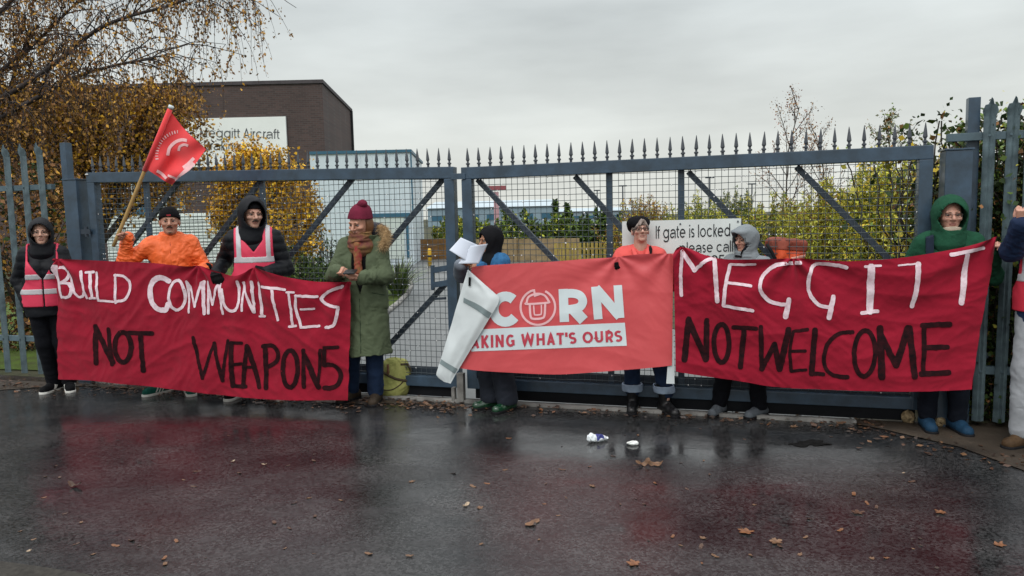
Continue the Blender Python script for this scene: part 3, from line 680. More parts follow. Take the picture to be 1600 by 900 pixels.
# green bushes across the back
for cx, top, w, Y, k, wt, lab in ((705, 338, 60, 38, ['olive', 'green'], [.5, .5], 'small olive bush seen between the gate stiles'), (745, 340, 60, 34, ['lime', 'green'], [.4, .6], 'bright green bush behind the black headscarf'), (810, 326, 95, 33, ['green', 'dark', 'lime'], [.5, .3, .2], 'broad green bush above the timber wall'),
                                  (880, 330, 80, 32, ['green', 'dark', 'lime'], [.5, .35, .15], 'dark green bush above the end of the picket fence'), (940, 328, 80, 28, ['dark', 'green'], [.6, .4], 'dark bush left of the beret woman')):
    shrub('bush', lab, 'bush', cx, top, w, Y, 60, 3800, .16, .10, k, wt, low=.05)
for cx, top, w, Y, k, wt, lab, n in ((1005, 306, 120, 22, ['rust', 'olive', 'ochre'], [.4, .35, .25], 'rusty brown scrub bush above the left end of the notice', 5000), (1090, 304, 130, 20, ['olive', 'green', 'lime'], [.5, .3, .2], 'olive scrub bush above the middle of the notice', 7000), (1150, 292, 80, 24, ['dark', 'green', 'olive'], [.3, .4, .3], 'taller dark green scrub bush right of the street lamp', 5000),
                                     (1210, 306, 150, 17, ['olive', 'green', 'brown', 'lime'], [.5, .2, .15, .15], 'olive scrub bush below the bare tree', 9000), (1300, 282, 150, 15, ['olive', 'lime', 'brown'], [.5, .35, .15], 'yellow green willow scrub in the right gate leaf', 12000), (1375, 250, 140, 14, ['olive', 'lime', 'yellow', 'green'], [.42, .3, .13, .15], 'tallest yellow green willow scrub near the right gate post', 13000),
                                     (1445, 246, 100, 12, ['olive', 'green', 'brown', 'lime'], [.45, .25, .15, .15], 'leafy scrub beside the green hood', 8000)):
    shrub('scrub_bush', lab, 'bush', cx, top, w, Y, 190, int(n*3.4), .066, .027, k, wt, low=.02)
# bare trees and a conifer on the skyline
def bare(name, label, cx, top, Y, kinds, wts, nl, sp=.55, levels=2, seed=1):
    b = np.append(PY(cx, 350, Y)[:2], 0); tp = PY(cx, top, Y); root = thing(name, label, 'tree', tuple(b)); rg = np.random.default_rng(seed)
    segs = grow(b, tp, levels, [15, 7, 4], sp, .03, rg, droop=-.4, first=.3); tubes(segs, 'trunk', bark, root, n=5)
    P = []
    for pts, r_, lev in segs:
        if lev: A = np.array(pts); ii = rg.integers(1, len(A), nl); P.append(A[ii]+rg.normal(size=(nl, 3))*.08)
    foliage('foliage', np.concatenate(P), .05, .03, [LF[k] for k in kinds], wts, root); return root
bare('bare_tree', 'nearly bare tree with reddish twigs rising above the right gate leaf', 1228, 168, 20, ['rust', 'brown', 'red'], [.4, .3, .3], 9, .5, 2, 4)
bare('bare_tree', 'short bare sapling right of the taller bare tree', 1288, 205, 21, ['rust', 'brown'], [.5, .5], 6, .4, 2, 5)
b = np.append(PY(1407, 300, 18)[:2], 0); root = thing('birch_sapling', 'slim grey green sapling poking above the gate spikes at the right', 'tree', tuple(b)); segs = grow(b, PY(1407, 190, 18), 1, [34, 4], .6, .03, np.random.default_rng(9), first=.4); tubes(segs, 'trunk', bark, root)
P = [np.array(p)[RNG.integers(1, 8, 45)]+RNG.normal(size=(45, 3))*.06 for p, r_, l in segs if l]; foliage('foliage', np.concatenate(P), .07, .045, [LF['grey'], LF['green'], LF['brown']], [.5, .3, .2], root)
for cx, tp, Y in ((868, 310, 150), (886, 317, 155)):
    shrub('conifer', 'small dark conifer far off left of the lower warehouse' if cx == 868 else 'shorter conifer just right of the other far conifer', 'tree', cx, tp, 12, Y, 20, 400, .7, .5, ['dark', 'green'], [.7, .3], spreadtop=.3)
# ivy and hedge along the right palisade
def ivy(name, label, cat, box, n, L, W, kinds, wts, pl, offr, seed):
    rg = np.random.default_rng(seed); P = []; root = None
    x0, x1, y0, y1 = box; q = MB(); a = pl.px((x0+x1)/2, 500, np.mean(offr)); root = thing(name, label, cat, (a[0], a[1], 0))
    nst = 46 if x1 < 2000 else 110
    for k in range(nst):
        s0, _ = pl.st(rg.uniform(x0, x1), 500); z1 = pl.st(rg.uniform(x0, x1), y0+rg.random()**2*170)[1]
        o_ = rg.uniform(*offr); pts = [pl.at(s0+rg.normal()*.02, 0.0, o_)]
        while pts[-1][2] < z1: pts.append(pts[-1]+pl.e*rg.normal()*.05+np.array([0, 0, .16])+pl.n*rg.normal()*.02)
        q.tube(pts, .006, 3, False); A = np.array(pts); m = n//nst; ii = rg.integers(0, len(A), m); P.append(A[ii]+rg.normal(size=(m, 3))*np.array([.08, .08, .06]))
    q.build('stems', bark, root); P = np.concatenate(P); P = P[P[:, 2] > .03]; foliage('foliage', P, L, W, [LF[k] for k in kinds], wts, root, -pl.n*-.6); return root
ivy('ivy', 'dark ivy growing through the right palisade beside the MEGGITT banner', 'ivy', (1512, 1640, 196, 640), 12000, .038, .03, ['dark', 'green', 'rust', 'olive'], [.6, .2, .1, .1], rpl, (-.5, -.12), 21)
ivy('hedge', 'rusty topped hedge behind the ivy at the far right', 'hedge', (1495, 2250, 186, 640), 34000, .06, .042, ['dark', 'rust', 'brown', 'green'], [.45, .22, .13, .2], rpl, (-1.3, -.6), 22)
ivy('bramble', 'leafy bramble between the right gate leaf and its post', 'bush', (1452, 1515, 235, 560), 2200, .06, .045, ['olive', 'dark', 'yellow', 'green'], [.35, .3, .15, .2], rpl, (-.75, -.35), 23)
# ------------------------------------------------------------------ implicit-surface modelling for people and cloth
def v3(*a): return np.array(a, np.float32)
def rc(P, a, b, ra, rb):
    a = np.asarray(a, np.float32); b = np.asarray(b, np.float32); ab = b-a; d = P-a
    t = np.clip((d@ab)/(ab@ab+1e-9), 0, 1); q = d-t[:, None]*ab
    return np.sqrt((q*q).sum(1))-(ra+(rb-ra)*t)
def el(P, c, r):
    d = (P-np.asarray(c, np.float32)); r = np.asarray(r, np.float32)
    k0 = np.sqrt(((d/r)**2).sum(1)); k1 = np.sqrt(((d/(r*r))**2).sum(1))+1e-9
    return k0*(k0-1)/k1
def su(a, b, k):
    h = np.clip(.5+.5*(b-a)/k, 0, 1); return b+(a-b)*h-k*h*(1-h)
def ss(a, b, k):     # a minus b
    return -su(-a, b, k)
def sdf_mesh(f, lo, hi, h, B=6):
    lo = np.asarray(lo, np.float32); hi = np.asarray(hi, np.float32)
    nb = np.maximum(1, np.ceil((hi-lo)/(h*B)).astype(int)); n = nb*B
    bi = np.stack(np.meshgrid(*[np.arange(k) for k in nb], indexing='ij'), -1).reshape(-1, 3)
    cen = lo+(bi*B+(B-1)/2)*h; val = f(cen.astype(np.float32)); act = np.abs(val) < B*h*.87*1.25+.02
    V = np.where(val < 0, -1., 1.).astype(np.float32).reshape(nb); V = np.repeat(np.repeat(np.repeat(V, B, 0), B, 1), B, 2)
    off = np.stack(np.meshgrid(*[np.arange(B)]*3, indexing='ij'), -1).reshape(-1, 3)
    A = bi[act]
    for c in range(0, len(A), 1500):
        vi = (A[c:c+1500, None, :]*B+off[None]).reshape(-1, 3)
        V[vi[:, 0], vi[:, 1], vi[:, 2]] = f((lo+vi*h).astype(np.float32))
    V[0] = V[-1] = 1; V[:, 0] = V[:, -1] = 1; V[:, :, 0] = V[:, :, -1] = 1
    I = V < 0; s = np.zeros(tuple(n-1), np.int8)
    for dx in (0, 1):
        for dy in (0, 1):
            for dz in (0, 1): s += I[dx:n[0]-1+dx, dy:n[1]-1+dy, dz:n[2]-1+dz]
    cells = np.argwhere((s > 0) & (s < 8)); idx = np.full(tuple(n-1), -1, np.int32); idx[tuple(cells.T)] = np.arange(len(cells))
    acc = np.zeros((len(cells), 3), np.float32); cnt = np.zeros(len(cells), np.float32)
    cor = [(0, 0, 0), (1, 0, 0), (0, 1, 0), (1, 1, 0), (0, 0, 1), (1, 0, 1), (0, 1, 1), (1, 1, 1)]
    cv = [V[cells[:, 0]+c[0], cells[:, 1]+c[1], cells[:, 2]+c[2]] for c in cor]
    for i in range(8):
        for j in range(i+1, 8):
            if sum(abs(a-b) for a, b in zip(cor[i], cor[j])) == 1:
                m = (cv[i] < 0) != (cv[j] < 0); t = np.where(m, cv[i]/(cv[i]-cv[j]+1e-12), 0)[:, None]
                p = np.array(cor[i], np.float32)+t*(np.array(cor[j], np.float32)-np.array(cor[i], np.float32))
                acc += p*m[:, None]; cnt += m
    X = lo+(cells+acc/np.maximum(cnt, 1)[:, None])*h
    F = []
    for ax in range(3):
        sl0 = [slice(0, n[k]-1) if k == ax else slice(1, n[k]-1) for k in range(3)]; sl1 = [slice(1, n[k]) if k == ax else slice(1, n[k]-1) for k in range(3)]
        a, b = I[tuple(sl0)], I[tuple(sl1)]; e = np.argwhere(a != b); inside = a[tuple(e.T)]
        e = e+np.array([0 if k == ax else 1 for k in range(3)])
        u, w = (ax+1) % 3, (ax+2) % 3; q = []
        for du, dw in ((1, 1), (0, 1), (0, 0), (1, 0)):
            c = e.copy(); c[:, u] -= du; c[:, w] -= dw; q.append(idx[tuple(c.T)])
        q = np.stack(q, 1); q[~inside] = q[~inside][:, ::-1]; F.append(q)
    return X, np.concatenate(F)
def rotz(a): c, s = math.cos(a), math.sin(a); return np.array([[c, -s, 0], [s, c, 0], [0, 0, 1.]])
def rotx(a): c, s = math.cos(a), math.sin(a); return np.array([[1., 0, 0], [0, c, -s], [0, s, c]])
def roty(a): c, s = math.cos(a), math.sin(a); return np.array([[c, 0, s], [0, 1., 0], [-s, 0, c]])
def wrinkle(P, f=9., seed=0, az=1.0):
    Q = P*np.array([1, 1, az], np.float32)
    a = snoise(Q, f*.8, seed); b = snoise(Q+.06*snoise(Q, f*.6, seed+3)[:, None], f*.62, seed+1)
    return .45*a+1.25*(.42-np.abs(b))

class Person:
    """front is -Y in the person's own frame, the person's left hand side is +X; root is turned by yaw"""
    def __init__(s, label, px_top, Y, yaw=0., head=(0, 0, 0), skin=(.56, .33, .24), female=False, group='protesters holding banners at the gate', build=1.0, zdrop=0.0, hoff=(0, 0, 0), xy=None, hs=1.0):
        top = PY(px_top[0], px_top[1], Y); s.H = top[2]; s.s = s.H/1.75; s.b = build*s.s
        s.o = np.array([top[0], Y, 0.]) if xy is None else np.array([xy[0], xy[1], 0.])
        s.root = thing('person', label, 'person', tuple(s.o), group, yaw); s.R = rotz(yaw); s.female = female
        k = s.s; sw = (.148 if female else .168)*build
        s.J = dict(sh={1: v3(sw*k, .01, 1.42*k), -1: v3(-sw*k, .01, 1.42*k)}, hip={1: v3(.085*k, 0, .92*k), -1: v3(-.085*k, 0, .92*k)})
        s.hk = k*hs; s.hc = v3(hoff[0]*k, -.02*k+hoff[1]*k, 1.744*k-.119*s.hk+hoff[2]*k); s.hR = rotz(head[0])@rotx(-head[1])@roty(head[2])
        s.neck = (v3(0, .012*k, 1.42*k), s.hc+np.float32(s.hR@v3(0, .015, -.07)*k))
        s.el = {}; s.wr = {}; s.hand = {}; s.kn = {}; s.an = {}; s.toe = {}; s.skin = skin
    def L(s, w): return (np.asarray(w, float)-s.o)@s.R        # world -> own frame
    def hl(s, P): return ((P-s.hc)@s.hR/s.hk).astype(np.float32)   # own frame -> head frame
    def hw(s, p): return s.hc+s.hR@np.asarray(p, float)*s.hk
    def arm(s, side, target, hint=(0, .2, -1), l1=.285, l2=.255, local=False):
        S = s.J['sh'][side]; T = np.asarray(target, float) if local else s.L(target); l1 *= s.s; l2 *= s.s
        d = T-S; D = np.linalg.norm(d)
        if D > (l1+l2)*.995: T = S+d/D*(l1+l2)*.995; d = T-S; D = np.linalg.norm(d)
        u = d/D; a = (l1*l1-l2*l2+D*D)/(2*D); h = math.sqrt(max(0, l1*l1-a*a)); q = np.array(hint, float); q -= u*(q@u); q /= np.linalg.norm(q)
        s.el[side] = v3(*(S+u*a+q*h)); s.wr[side] = v3(*T)
    def leg(s, side, px, out=.25):
        g = s.L(G(*px)); k = s.s; a = v3(g[0], g[1]+.06*k, .085*k); s.an[side] = a; s.toe[side] = np.array([math.sin(out*side), -math.cos(out*side), 0])
        hp = s.J['hip'][side]; s.kn[side] = (hp+a)/2+v3(0, -.035*k, .02*k)
    def setleg(s, side, xy, out=.25):
        k = s.s; a = v3(xy[0], xy[1], .085*k); s.an[side] = a; s.toe[side] = np.array([math.sin(out*side), -math.cos(out*side), 0]); s.kn[side] = (s.J['hip'][side]+a)/2+v3(0, -.035*k, .02*k)
    def folds(s, P, seed=1):
        """cloth folds: bunched rings on the sleeves, drag lines running from the armpits, hanging folds below"""
        o = np.zeros(len(P), np.float32); nz = snoise(P, 7., seed); n2 = snoise(P, 17., seed+2)
        for sd in s.wr:
            S, E, W = s.J['sh'][sd], s.el[sd], s.wr[sd]
            for a, b, w0, w1 in ((S, E, .15, 1.), (E, W, 1., .75)):
                ab = b-a; L_ = np.linalg.norm(ab); u = ((P-a)@ab)/L_; d = np.linalg.norm(P-a-np.outer(u/L_, ab), axis=1); t = u/L_
                m = np.exp(-(np.maximum(d-.05, 0)/.035)**2)*np.where((t > -.1) & (t < 1.1), 1, 0); wgt = w0+(w1-w0)*np.clip(t, 0, 1)
                ph = np.sin(u*72+4.2*nz+2.2*n2); o += m*wgt*(.5-np.abs(ph))*(.8+.5*nz)
        ax = np.abs(P[:, 0]); dg = P[:, 2]*.8+ax*.75+.03*nz; k = np.exp(-((P[:, 2]-1.16*s.s)/.17)**2)
        o += (.45-np.abs(np.sin(dg*34+1.2*n2)))*.55*k
        o += (.45-np.abs(np.sin(P[:, 0]*30+2.0*nz+P[:, 2]*5)))*.5*np.clip((1.08*s.s-P[:, 2])/.2, 0, 1)
        return o
    # ---- fields
    def torso(s, P, off=0.0, belly=0.0):
        k = s.s; b = s.b; Q = P*np.array([1, 1.42, 1], np.float32)
        hipr = .160 if s.female else .148; ch = .140 if s.female else .154
        d = rc(Q, (0, .01, .95*k), (0, .005, 1.10*k), hipr*b, .138*b)
        d = su(d, rc(Q, (0, 0, 1.10*k), (0, .01, 1.29*k), .138*b+belly, ch*b), .08*k)
        sx = s.J['sh'][1][0]*.72
        d = su(d, rc(Q, (-sx, .025, 1.385*k), (sx, .025, 1.385*k), .078*b, .078*b), .09*k)
        d = su(d, rc(Q, (-sx*.3, .03, 1.43*k), (sx*.3, .03, 1.43*k), .06*b, .06*b), .06*k)
        if s.female: d = su(d, np.minimum(rc(Q, (-.065*k, -.12*k, 1.25*k), (-.064*k, -.12*k, 1.26*k), .06*b, .06*b), rc(Q, (.065*k, -.12*k, 1.25*k), (.064*k, -.12*k, 1.26*k), .06*b, .06*b)), .06*k)
        return d*.82-off
    def arms(s, P, off=0.0, r=(.056, .045, .034), end=1.0):
        d = np.full(len(P), 9., np.float32); k = s.b
        for sd in s.wr:
            S, E, W = s.J['sh'][sd], s.el[sd], s.wr[sd]; W2 = E+(W-E)*end
            a = rc(P, S, E, r[0]*k+off, r[1]*k+off)
            if off > 0 and getattr(s, 'skip', 0) == sd: d = np.minimum(d, a); continue
            b_ = rc(P, E, W2, r[1]*k+off, r[2]*k+off); d = np.minimum(d, su(a, b_, .025))
        return d
    def legs(s, P, off=0.0, r=(.083, .058, .046), low=0.0):
        d = np.full(len(P), 9., np.float32); k = s.b
        for sd in s.an:
            h, n, a = s.J['hip'][sd], s.kn[sd], s.an[sd]; d = np.minimum(d, su(rc(P, h, n, r[0]*k+off, r[1]*k+off), rc(P, n, a+v3(0, 0, low), r[1]*k+off, r[2]*k+off), .03))
        return d
    def headf(s, P, off=0.0, jaw=1.0):
        q = s.hl(P)
        d = el(q, (0, .012, .025), (.076, .096, .094))
        d = su(d, el(q, (0, -.024, -.045), (.058*jaw, .066, .072)), .035)
        d = su(d, el(q, (0, -.066, -.098), (.026*jaw, .020, .018)), .03)
        for sx in (-1, 1):
            d = su(d, el(q, (sx*.040, -.064, -.024), (.026, .026, .018)), .018)
            d = ss(d, el(q, (sx*.032, -.106, .004), (.021, .026, .0135)), .010)
            d = su(d, el(q, (sx*.080, .012, -.012), (.010, .022, .032)), .006)
        d = su(d, rc(q, (-.036, -.084, .021), (.036, -.084, .021), .0115, .0115), .014)
        d = su(d, rc(q, (0, -.088, .012), (0, -.117, -.026), .0090, .0130), .010)
        d = su(d, np.minimum(el(q, (-.0125, -.101, -.031), (.009, .011, .008)), el(q, (.0125, -.101, -.031), (.009, .011, .008))), .006)
        d = su(d, el(q, (0, -.0885, -.0585), (.024, .009, .0062)), .005)
        d = su(d, el(q, (0, -.0865, -.0705), (.020, .0095, .0068)), .005)
        d = ss(d, el(q, (0, -.099, -.0645), (.021, .008, .0018)), .003)
        return d*s.hk-off
    def neckf(s, P, off=0.0): return rc(P, s.neck[0], s.neck[1], .062*s.s+off, .055*s.s+off)
    def handf(s, sd, P, off=0.0):
        W, X, Yv, Z, sc, curl, th = s.hand[sd]; q = ((P-W)@np.stack([X, Yv, Z], 1)/sc).astype(np.float32)
        palm = np.maximum.reduce([np.abs(q[:, 0]-.047)-.034, np.abs(q[:, 1])-.026, np.abs(q[:, 2])-.006])-.012
        d = su(palm, rc(q, (-.04, 0, 0), (.02, 0, 0), .028, .026), .02)
        fin = np.full(len(P), 9., np.float32)
        for i, (y, ln, r) in enumerate(((.030, .072, .0092), (.0103, .080, .0096), (-.0098, .074, .0092), (-.029, .058, .0082))):
            a = 0.; p = np.array([.082-.004*abs(i-1.2), y, 0]); seg = (ln*.48, ln*.30, ln*.24); rr = r
            for j in range(3):
                a += curl*(1.15, 1.35, .9)[j]*(1+.06*(i-1)); e = p+np.array([math.cos(a), (.10*(1.5-i))*(1-curl)*.6, -math.sin(a)])*seg[j]
                fin = np.minimum(fin, rc(q, p, e, rr, rr*.9)); p = e; rr *= .9
        d = su(d, fin, .006)
        t0 = np.array([.02, .028, -.008]); a = th
        t1 = t0+np.array([.032, .026*(1-a)+.006, -.016*a-.004]); t2 = t1+np.array([.028, .012*(1-a)-.012*a, -.020*a]); t3 = t2+np.array([.020, -.016*a, -.012*a])
        d = su(d, np.minimum.reduce([rc(q, t0, t1, .0155, .0115), rc(q, t1, t2, .0115, .0105), rc(q, t2, t3, .0105, .009)]), .008)
        return d*sc-off
    def set_hand(s, sd, fdir, back, curl=.4, thumb=.4, world=True, scale=None):
        X = np.asarray(fdir, float); Z = np.asarray(back, float)
        if world: X = X@s.R; Z = Z@s.R
        X = X/np.linalg.norm(X); Z = Z-X*(Z@X); Z /= np.linalg.norm(Z); Yv = np.cross(Z, X)
        if sd == 1: Yv = -Yv                       # thumb side of the left hand
        s.hand[sd] = (s.wr[sd].astype(float), X, Yv, Z, (scale or s.s)*(.92 if s.female else 1.0), curl, thumb)
    def handc(s, sd): return s.hand[sd][0]+s.hand[sd][1]*.06
    # ---- pieces
    def add(s, name, f, m, lo, hi, h=.0078, parent=None, smooth=True, **k):
        X, F = sdf_mesh(f, lo, hi, h); return np_mesh(name, X, F, m, parent or s.root, smooth, True)
    def box(s, pad=.16, z0=0.0, z1=None):
        pts = [s.J['sh'][1], s.J['sh'][-1], v3(.22*s.s, 0, 1), v3(-.22*s.s, 0, 1)]+list(s.el.values())+list(s.wr.values())+list(s.an.values()); A = np.array(pts)
        lo = A.min(0)-pad; hi = A.max(0)+pad; lo[1] = min(lo[1], -.3); hi[1] = max(hi[1], .3); lo[2] = z0; hi[2] = z1 if z1 else s.H+.1
        return lo, hi
    def body(s, jaw=1.0, lipcol=None, hide=True):
        def core(P):
            d = su(s.torso(P, -.012), s.neckf(P), .03); d = su(d, s.arms(P, -.004), .03); d = su(d, s.legs(P, -.006), .04)
            for sd in s.an: d = su(d, rc(P, s.an[sd]+v3(0, .0, -.04), s.an[sd]+s.toe[sd].astype(np.float32)*.12*s.s+v3(0, 0, -.05), .03, .022), .02)
            return d
        lo, hi = s.box(.12, -.01); parts = []
        X1, F1 = sdf_mesh(core, lo, (hi[0], hi[1], 1.5*s.s), .013)
        def hd(P): return np.maximum(su(s.headf(P, 0, jaw), s.neckf(P), .02), -(P[:, 2]-(s.hc[2]-.20*s.s)))
        c = s.hc; X2, F2 = sdf_mesh(hd, c-np.array([.13, .15, .22])*s.s, c+np.array([.13, .15, .15])*s.s, .0031)
        Xs = [X1, X2]; Fs = [F1, F2+len(X1)]; mi = [np.zeros(len(F1), int)]
        q = s.hl(X2[F2].mean(1)); lips = (np.abs(q[:, 0]) < .023) & (q[:, 2] < -.053-.10*np.abs(q[:, 0])) & (q[:, 2] > -.077+.25*np.abs(q[:, 0])) & (q[:, 1] < -.085); mi.append(lips.astype(int))
        n = len(X1)+len(X2)
        for sd in s.hand:
            W, X = s.hand[sd][0], s.hand[sd][1]; cc = W+X*.07*s.s
            Xh, Fh = sdf_mesh(lambda P: s.handf(sd, P), cc-.15*s.s, cc+.15*s.s, .0036); Xs.append(Xh); Fs.append(Fh+n); n += len(Xh); mi.append(np.zeros(len(Fh), int))
        key = 'skin_%d_%d_%d' % tuple(int(c*100) for c in s.skin)
        sk = mm(key, s.skin, .55, .06, 22, .25, 150, dist=.003, sss=.10, col2=tuple(c*f for c, f in zip(s.skin, (.92, .74, .68))), spec=.35)
        lp = mm('lip_'+key, lipcol or tuple(c*f for c, f in zip(s.skin, (.72, .5, .5))), .45, .06, 20, 0)
        o = np_mesh('body', np.concatenate(Xs), np.concatenate(Fs), [sk, lp], s.root, True, True, np.concatenate(mi))
        # eyes, brows
        white = mm('eye_white', (.33, .30, .28), .25, .03, 20, 0); iris = mm('eye_iris', (.03, .02, .015), .15, .1, 40, 0)
        for sx in (-1, 1):
            q_ = MB(); n1 = 10; R_ = .0118*s.hk; cc = np.array([sx*.0315, -.0815, .0035])
            for ring in range(7):
                pass
            # eyeball as a small lathe turned to look forward
            prof = [(math.sin(a)*.0118, -math.cos(a)*.0118) for a in np.linspace(.02, math.pi-.02, 9)]
            vs = []; fs = []; mis = []
            for r_, z_ in prof:
                for k in range(n1): a = 2*math.pi*k/n1; vs.append(s.hw(cc+np.array([r_*math.cos(a), z_, r_*math.sin(a)*.72])))
            for i in range(len(prof)-1):
                for k in range(n1): fs.append((i*n1+k, (i+1)*n1+k, (i+1)*n1+(k+1) % n1, i*n1+(k+1) % n1)); mis.append(1 if i < 2 else 0)
            np_mesh('eye', vs, fs, [white, iris], s.root, True, True, mis)
        return o
    def surf(s, f, x, z, y0=-.45, y1=.1):
        """front surface of cloth f above (x, z)"""
        ys = np.linspace(y0, y1, 140); v = f(np.stack([np.full(140, x), ys, np.full(140, z)], 1).astype(np.float32)); i = np.argmax(v < 0)
        return np.array([x, ys[i] if v[i] < 0 else 0., z])
    def seam(s, name, f, path, r, m, n=14, lift=.0):
        pts = []
        for a, b in zip(path[:-1], path[1:]):
            for t in np.linspace(0, 1, n): p = s.surf(f, (a[0]+(b[0]-a[0])*t)*s.s, (a[1]+(b[1]-a[1])*t)*s.s); p[1] -= lift; pts.append(p)
        q = MB(); q.tube(pts, r, 5); return q.build(name, m, s.root, smooth=True, local=True)
    def htube(s, name, pts, rad, m, n=6, parent=None):
        q = MB(); q.tube([s.hw(p) for p in pts], [r*s.hk for r in rad], n); return q.build(name, m, parent or s.root, smooth=True, local=True)
    def brows(s, m, r=.004, tilt=0.):
        for sx in (-1, 1): s.htube('eyebrow', [(sx*.014, -.097, .0215+tilt), (sx*.030, -.0945, .0265), (sx*.049, -.080, .0215)], [r, r*.95, r*.4], m)
    def moustache(s, m, r=.0062):
        s.htube('moustache', [(-.030, -.087, -.060), (-.014, -.0995, -.0495), (0, -.1015, -.0475), (.014, -.0995, -.0495), (.030, -.087, -.060)], [r*.3, r, r*.85, r, r*.3], m)
    def glasses(s, m, r=.0022, w=.0235, h=.0185, sq=1.0):
        q = MB()
        for sx in (-1, 1):
            c = np.array([sx*.0325, -.112, .002]); pts = []
            for k in range(17):
                a = 2*math.pi*k/16; ca, sa = math.cos(a), math.sin(a); e = 2/(2+sq)
                pts.append(c+np.array([math.copysign(abs(ca)**e, ca)*w, abs(ca)*.004*(1 if ca*sx > 0 else 0), math.copysign(abs(sa)**e, sa)*h]))
            q.tube([s.hw(p) for p in pts], r*s.hk, 5, False)
            q.tube([s.hw(p) for p in ((sx*.056, -.108, .006), (sx*.074, -.07, .008), (sx*.082, 0, .004))], r*s.hk, 5)
        q.tube([s.hw(p) for p in ((-.010, -.112, .006), (0, -.115, .008), (.010, -.112, .006))], r*s.hk, 5)
        return q.build('glasses', m, s.root, smooth=True, local=True)
    def coat(s, off=.022, hem=.84, wr=.006, wf=11., seed=1, puff=0., belly=0., flare=0., r=(.060, .052, .046), collar=0.0, end=.97, notorso=False):
        k = s.s
        def f(P):
            d = su(s.torso(P, off*.8, belly), s.arms(P, off*.38, r, end), .042)
            if hem < .95: Q = P*np.array([1, 1.3, 1], np.float32); d = su(d, rc(Q, (0, .01, 1.0*k), (0, .01, hem*k-.05), .158*s.b+off, (.164+flare)*s.b+off)*.85, .06)
            d = np.maximum(d, hem*k+.006*np.sin(P[:, 0]*14)-P[:, 2])
            if collar: 
                n = rc(P, v3(0, .012*k, 1.40*k), s.neck[0]*.35+s.neck[1]*.65, .082*k, .074*k+collar); n = np.maximum(n, (P[:, 2]-(s.hc[2]-.115*k)-.25*(P[:, 1]-s.hc[1]))); d = su(d, n, .04)
            w = .6*wrinkle(P, wf, seed, .75)+.35*wrinkle(P, wf*2.3, seed+5)+(.95 if not puff else .3)*s.folds(P, seed)
            d = d-wr*w
            if puff: d = d-puff*(np.abs(np.sin(P[:, 2]*math.pi/.075+.5*np.sin(P[:, 0]*9)))-.6)
            return d
        return f
    def hood(s, up=True, wid=1.0, deep=1.0, open_=(.070, .098), oz=-.012, peak=0.0, wr=.003, yaw=0.0, tight=1.0, drop=0.0):
        def f(P):
            q = s.hl(P)
            d = el(q, (0, .004, .014), (.110*wid, .146*deep, .142*tight))
            d = su(d, rc(q, (0, -.0, -.10), (0, .02, -.19), .098*wid, .125*wid), .05)
            if peak: d = su(d, el(q, (0, -.085, .085), (.085, .05+peak, .03)), .04)
            inner = el(q, (0, -.035, -.010), (.090*wid, .130, .124))
            o_ = np.sqrt((q[:, 0]/open_[0])**2+((q[:, 2]-oz)/open_[1])**2); o_ = (o_-1)*min(open_); op = np.maximum(o_, q[:, 1]+.02)
            d = ss(d, op, .012); d = np.maximum(d, -inner*.9)
            d = d*s.hk-wr*wrinkle(P, 16, 3)
            return d
        return f
    def hbox(s, a=.2, z0=.30, z1=.2): return s.hc-np.array([a, a+.03, z0])*s.s, s.hc+np.array([a, a+.03, z1])*s.s
    def beanie(s, m, height=1.0, cuff=True, pom=False, slouch=0.0, z0=.030, bulk=1.0, name='beanie'):
        def f(P):
            q = s.hl(P); d = el(q, (0, .014, .030), (.087*bulk, .109*bulk, .104*height)); d = su(d, el(q, (0, .05, .06+slouch*.5), (.07, .06+slouch, .07)), .04)
            cut = z0-.28*(q[:, 1]+.0)-q[:, 2]; d = np.maximum(d, cut*.95)
            if cuff: c = el(q, (0, .014, .022), (.0925*bulk, .1145*bulk, .11)); c = np.maximum(np.maximum(c, cut*.95-.002), -(cut+.045)); d = su(d, c, .006)
            d = d-.0012*np.sin(np.arctan2(q[:, 0], q[:, 1]-.014)*44)
            return d*s.hk
        o = s.add(name, f, m, *s.hbox(.2, .1, .22), h=.0048)
        if pom: s.add('bobble', lambda P: (el(s.hl(P), (.032, .035, .148), (.042, .042, .036))*s.hk-.004*wrinkle(P, 60, 2)), m, *s.hbox(.2, .0, .3), h=.005)
        return o
    def vest(s, m, refl, off, hem=.84, bands=(1.12,), brace=True, vz=1.20, gap=0.0, zipm=None, seed=4, belly=0., vw=.42, vmax=.085):
        k = s.s; sx = s.J['sh'][1][0]
        def base(P, o=0.0): return s.torso(P, off+o, belly)-.005*wrinkle(P, 9, seed)
        def shape(P, o=0.0):
            d = base(P, o)
            if hem < .95: Q = P*np.array([1, 1.3, 1], np.float32); d = su(d, rc(Q, (0, .01, 1.0*k), (0, .01, .7*k), .155*s.b+off+o, .165*s.b+off+o)*.85, .06)
            d = np.maximum(d, hem*k-P[:, 2]); d = np.maximum(d, np.abs(P[:, 0])-sx*.93-.03*np.clip((1.3*k-P[:, 2])/.3, 0, 1)-.10*np.clip((1.15*k-P[:, 2])/.2, 0, 1))
            cut = np.maximum(np.abs(P[:, 0])-np.clip((P[:, 2]-vz*k)*vw, 0, vmax*k)-gap, P[:, 1]-.03); d = np.maximum(d, -cut)
            d = np.maximum(d, -(np.sqrt(P[:, 0]**2+(P[:, 1]-.01)**2)-.088*k)*np.where(P[:, 2] > 1.3*k, 1, 0)-np.where(P[:, 2] > 1.3*k, 0, 9))
            return d
        lo, hi = s.box(.1, .55, 1.6*k)
        o = s.add('vest', lambda P: shape(P), m, lo, hi, h=.0075); s.vf = shape
        bd = []
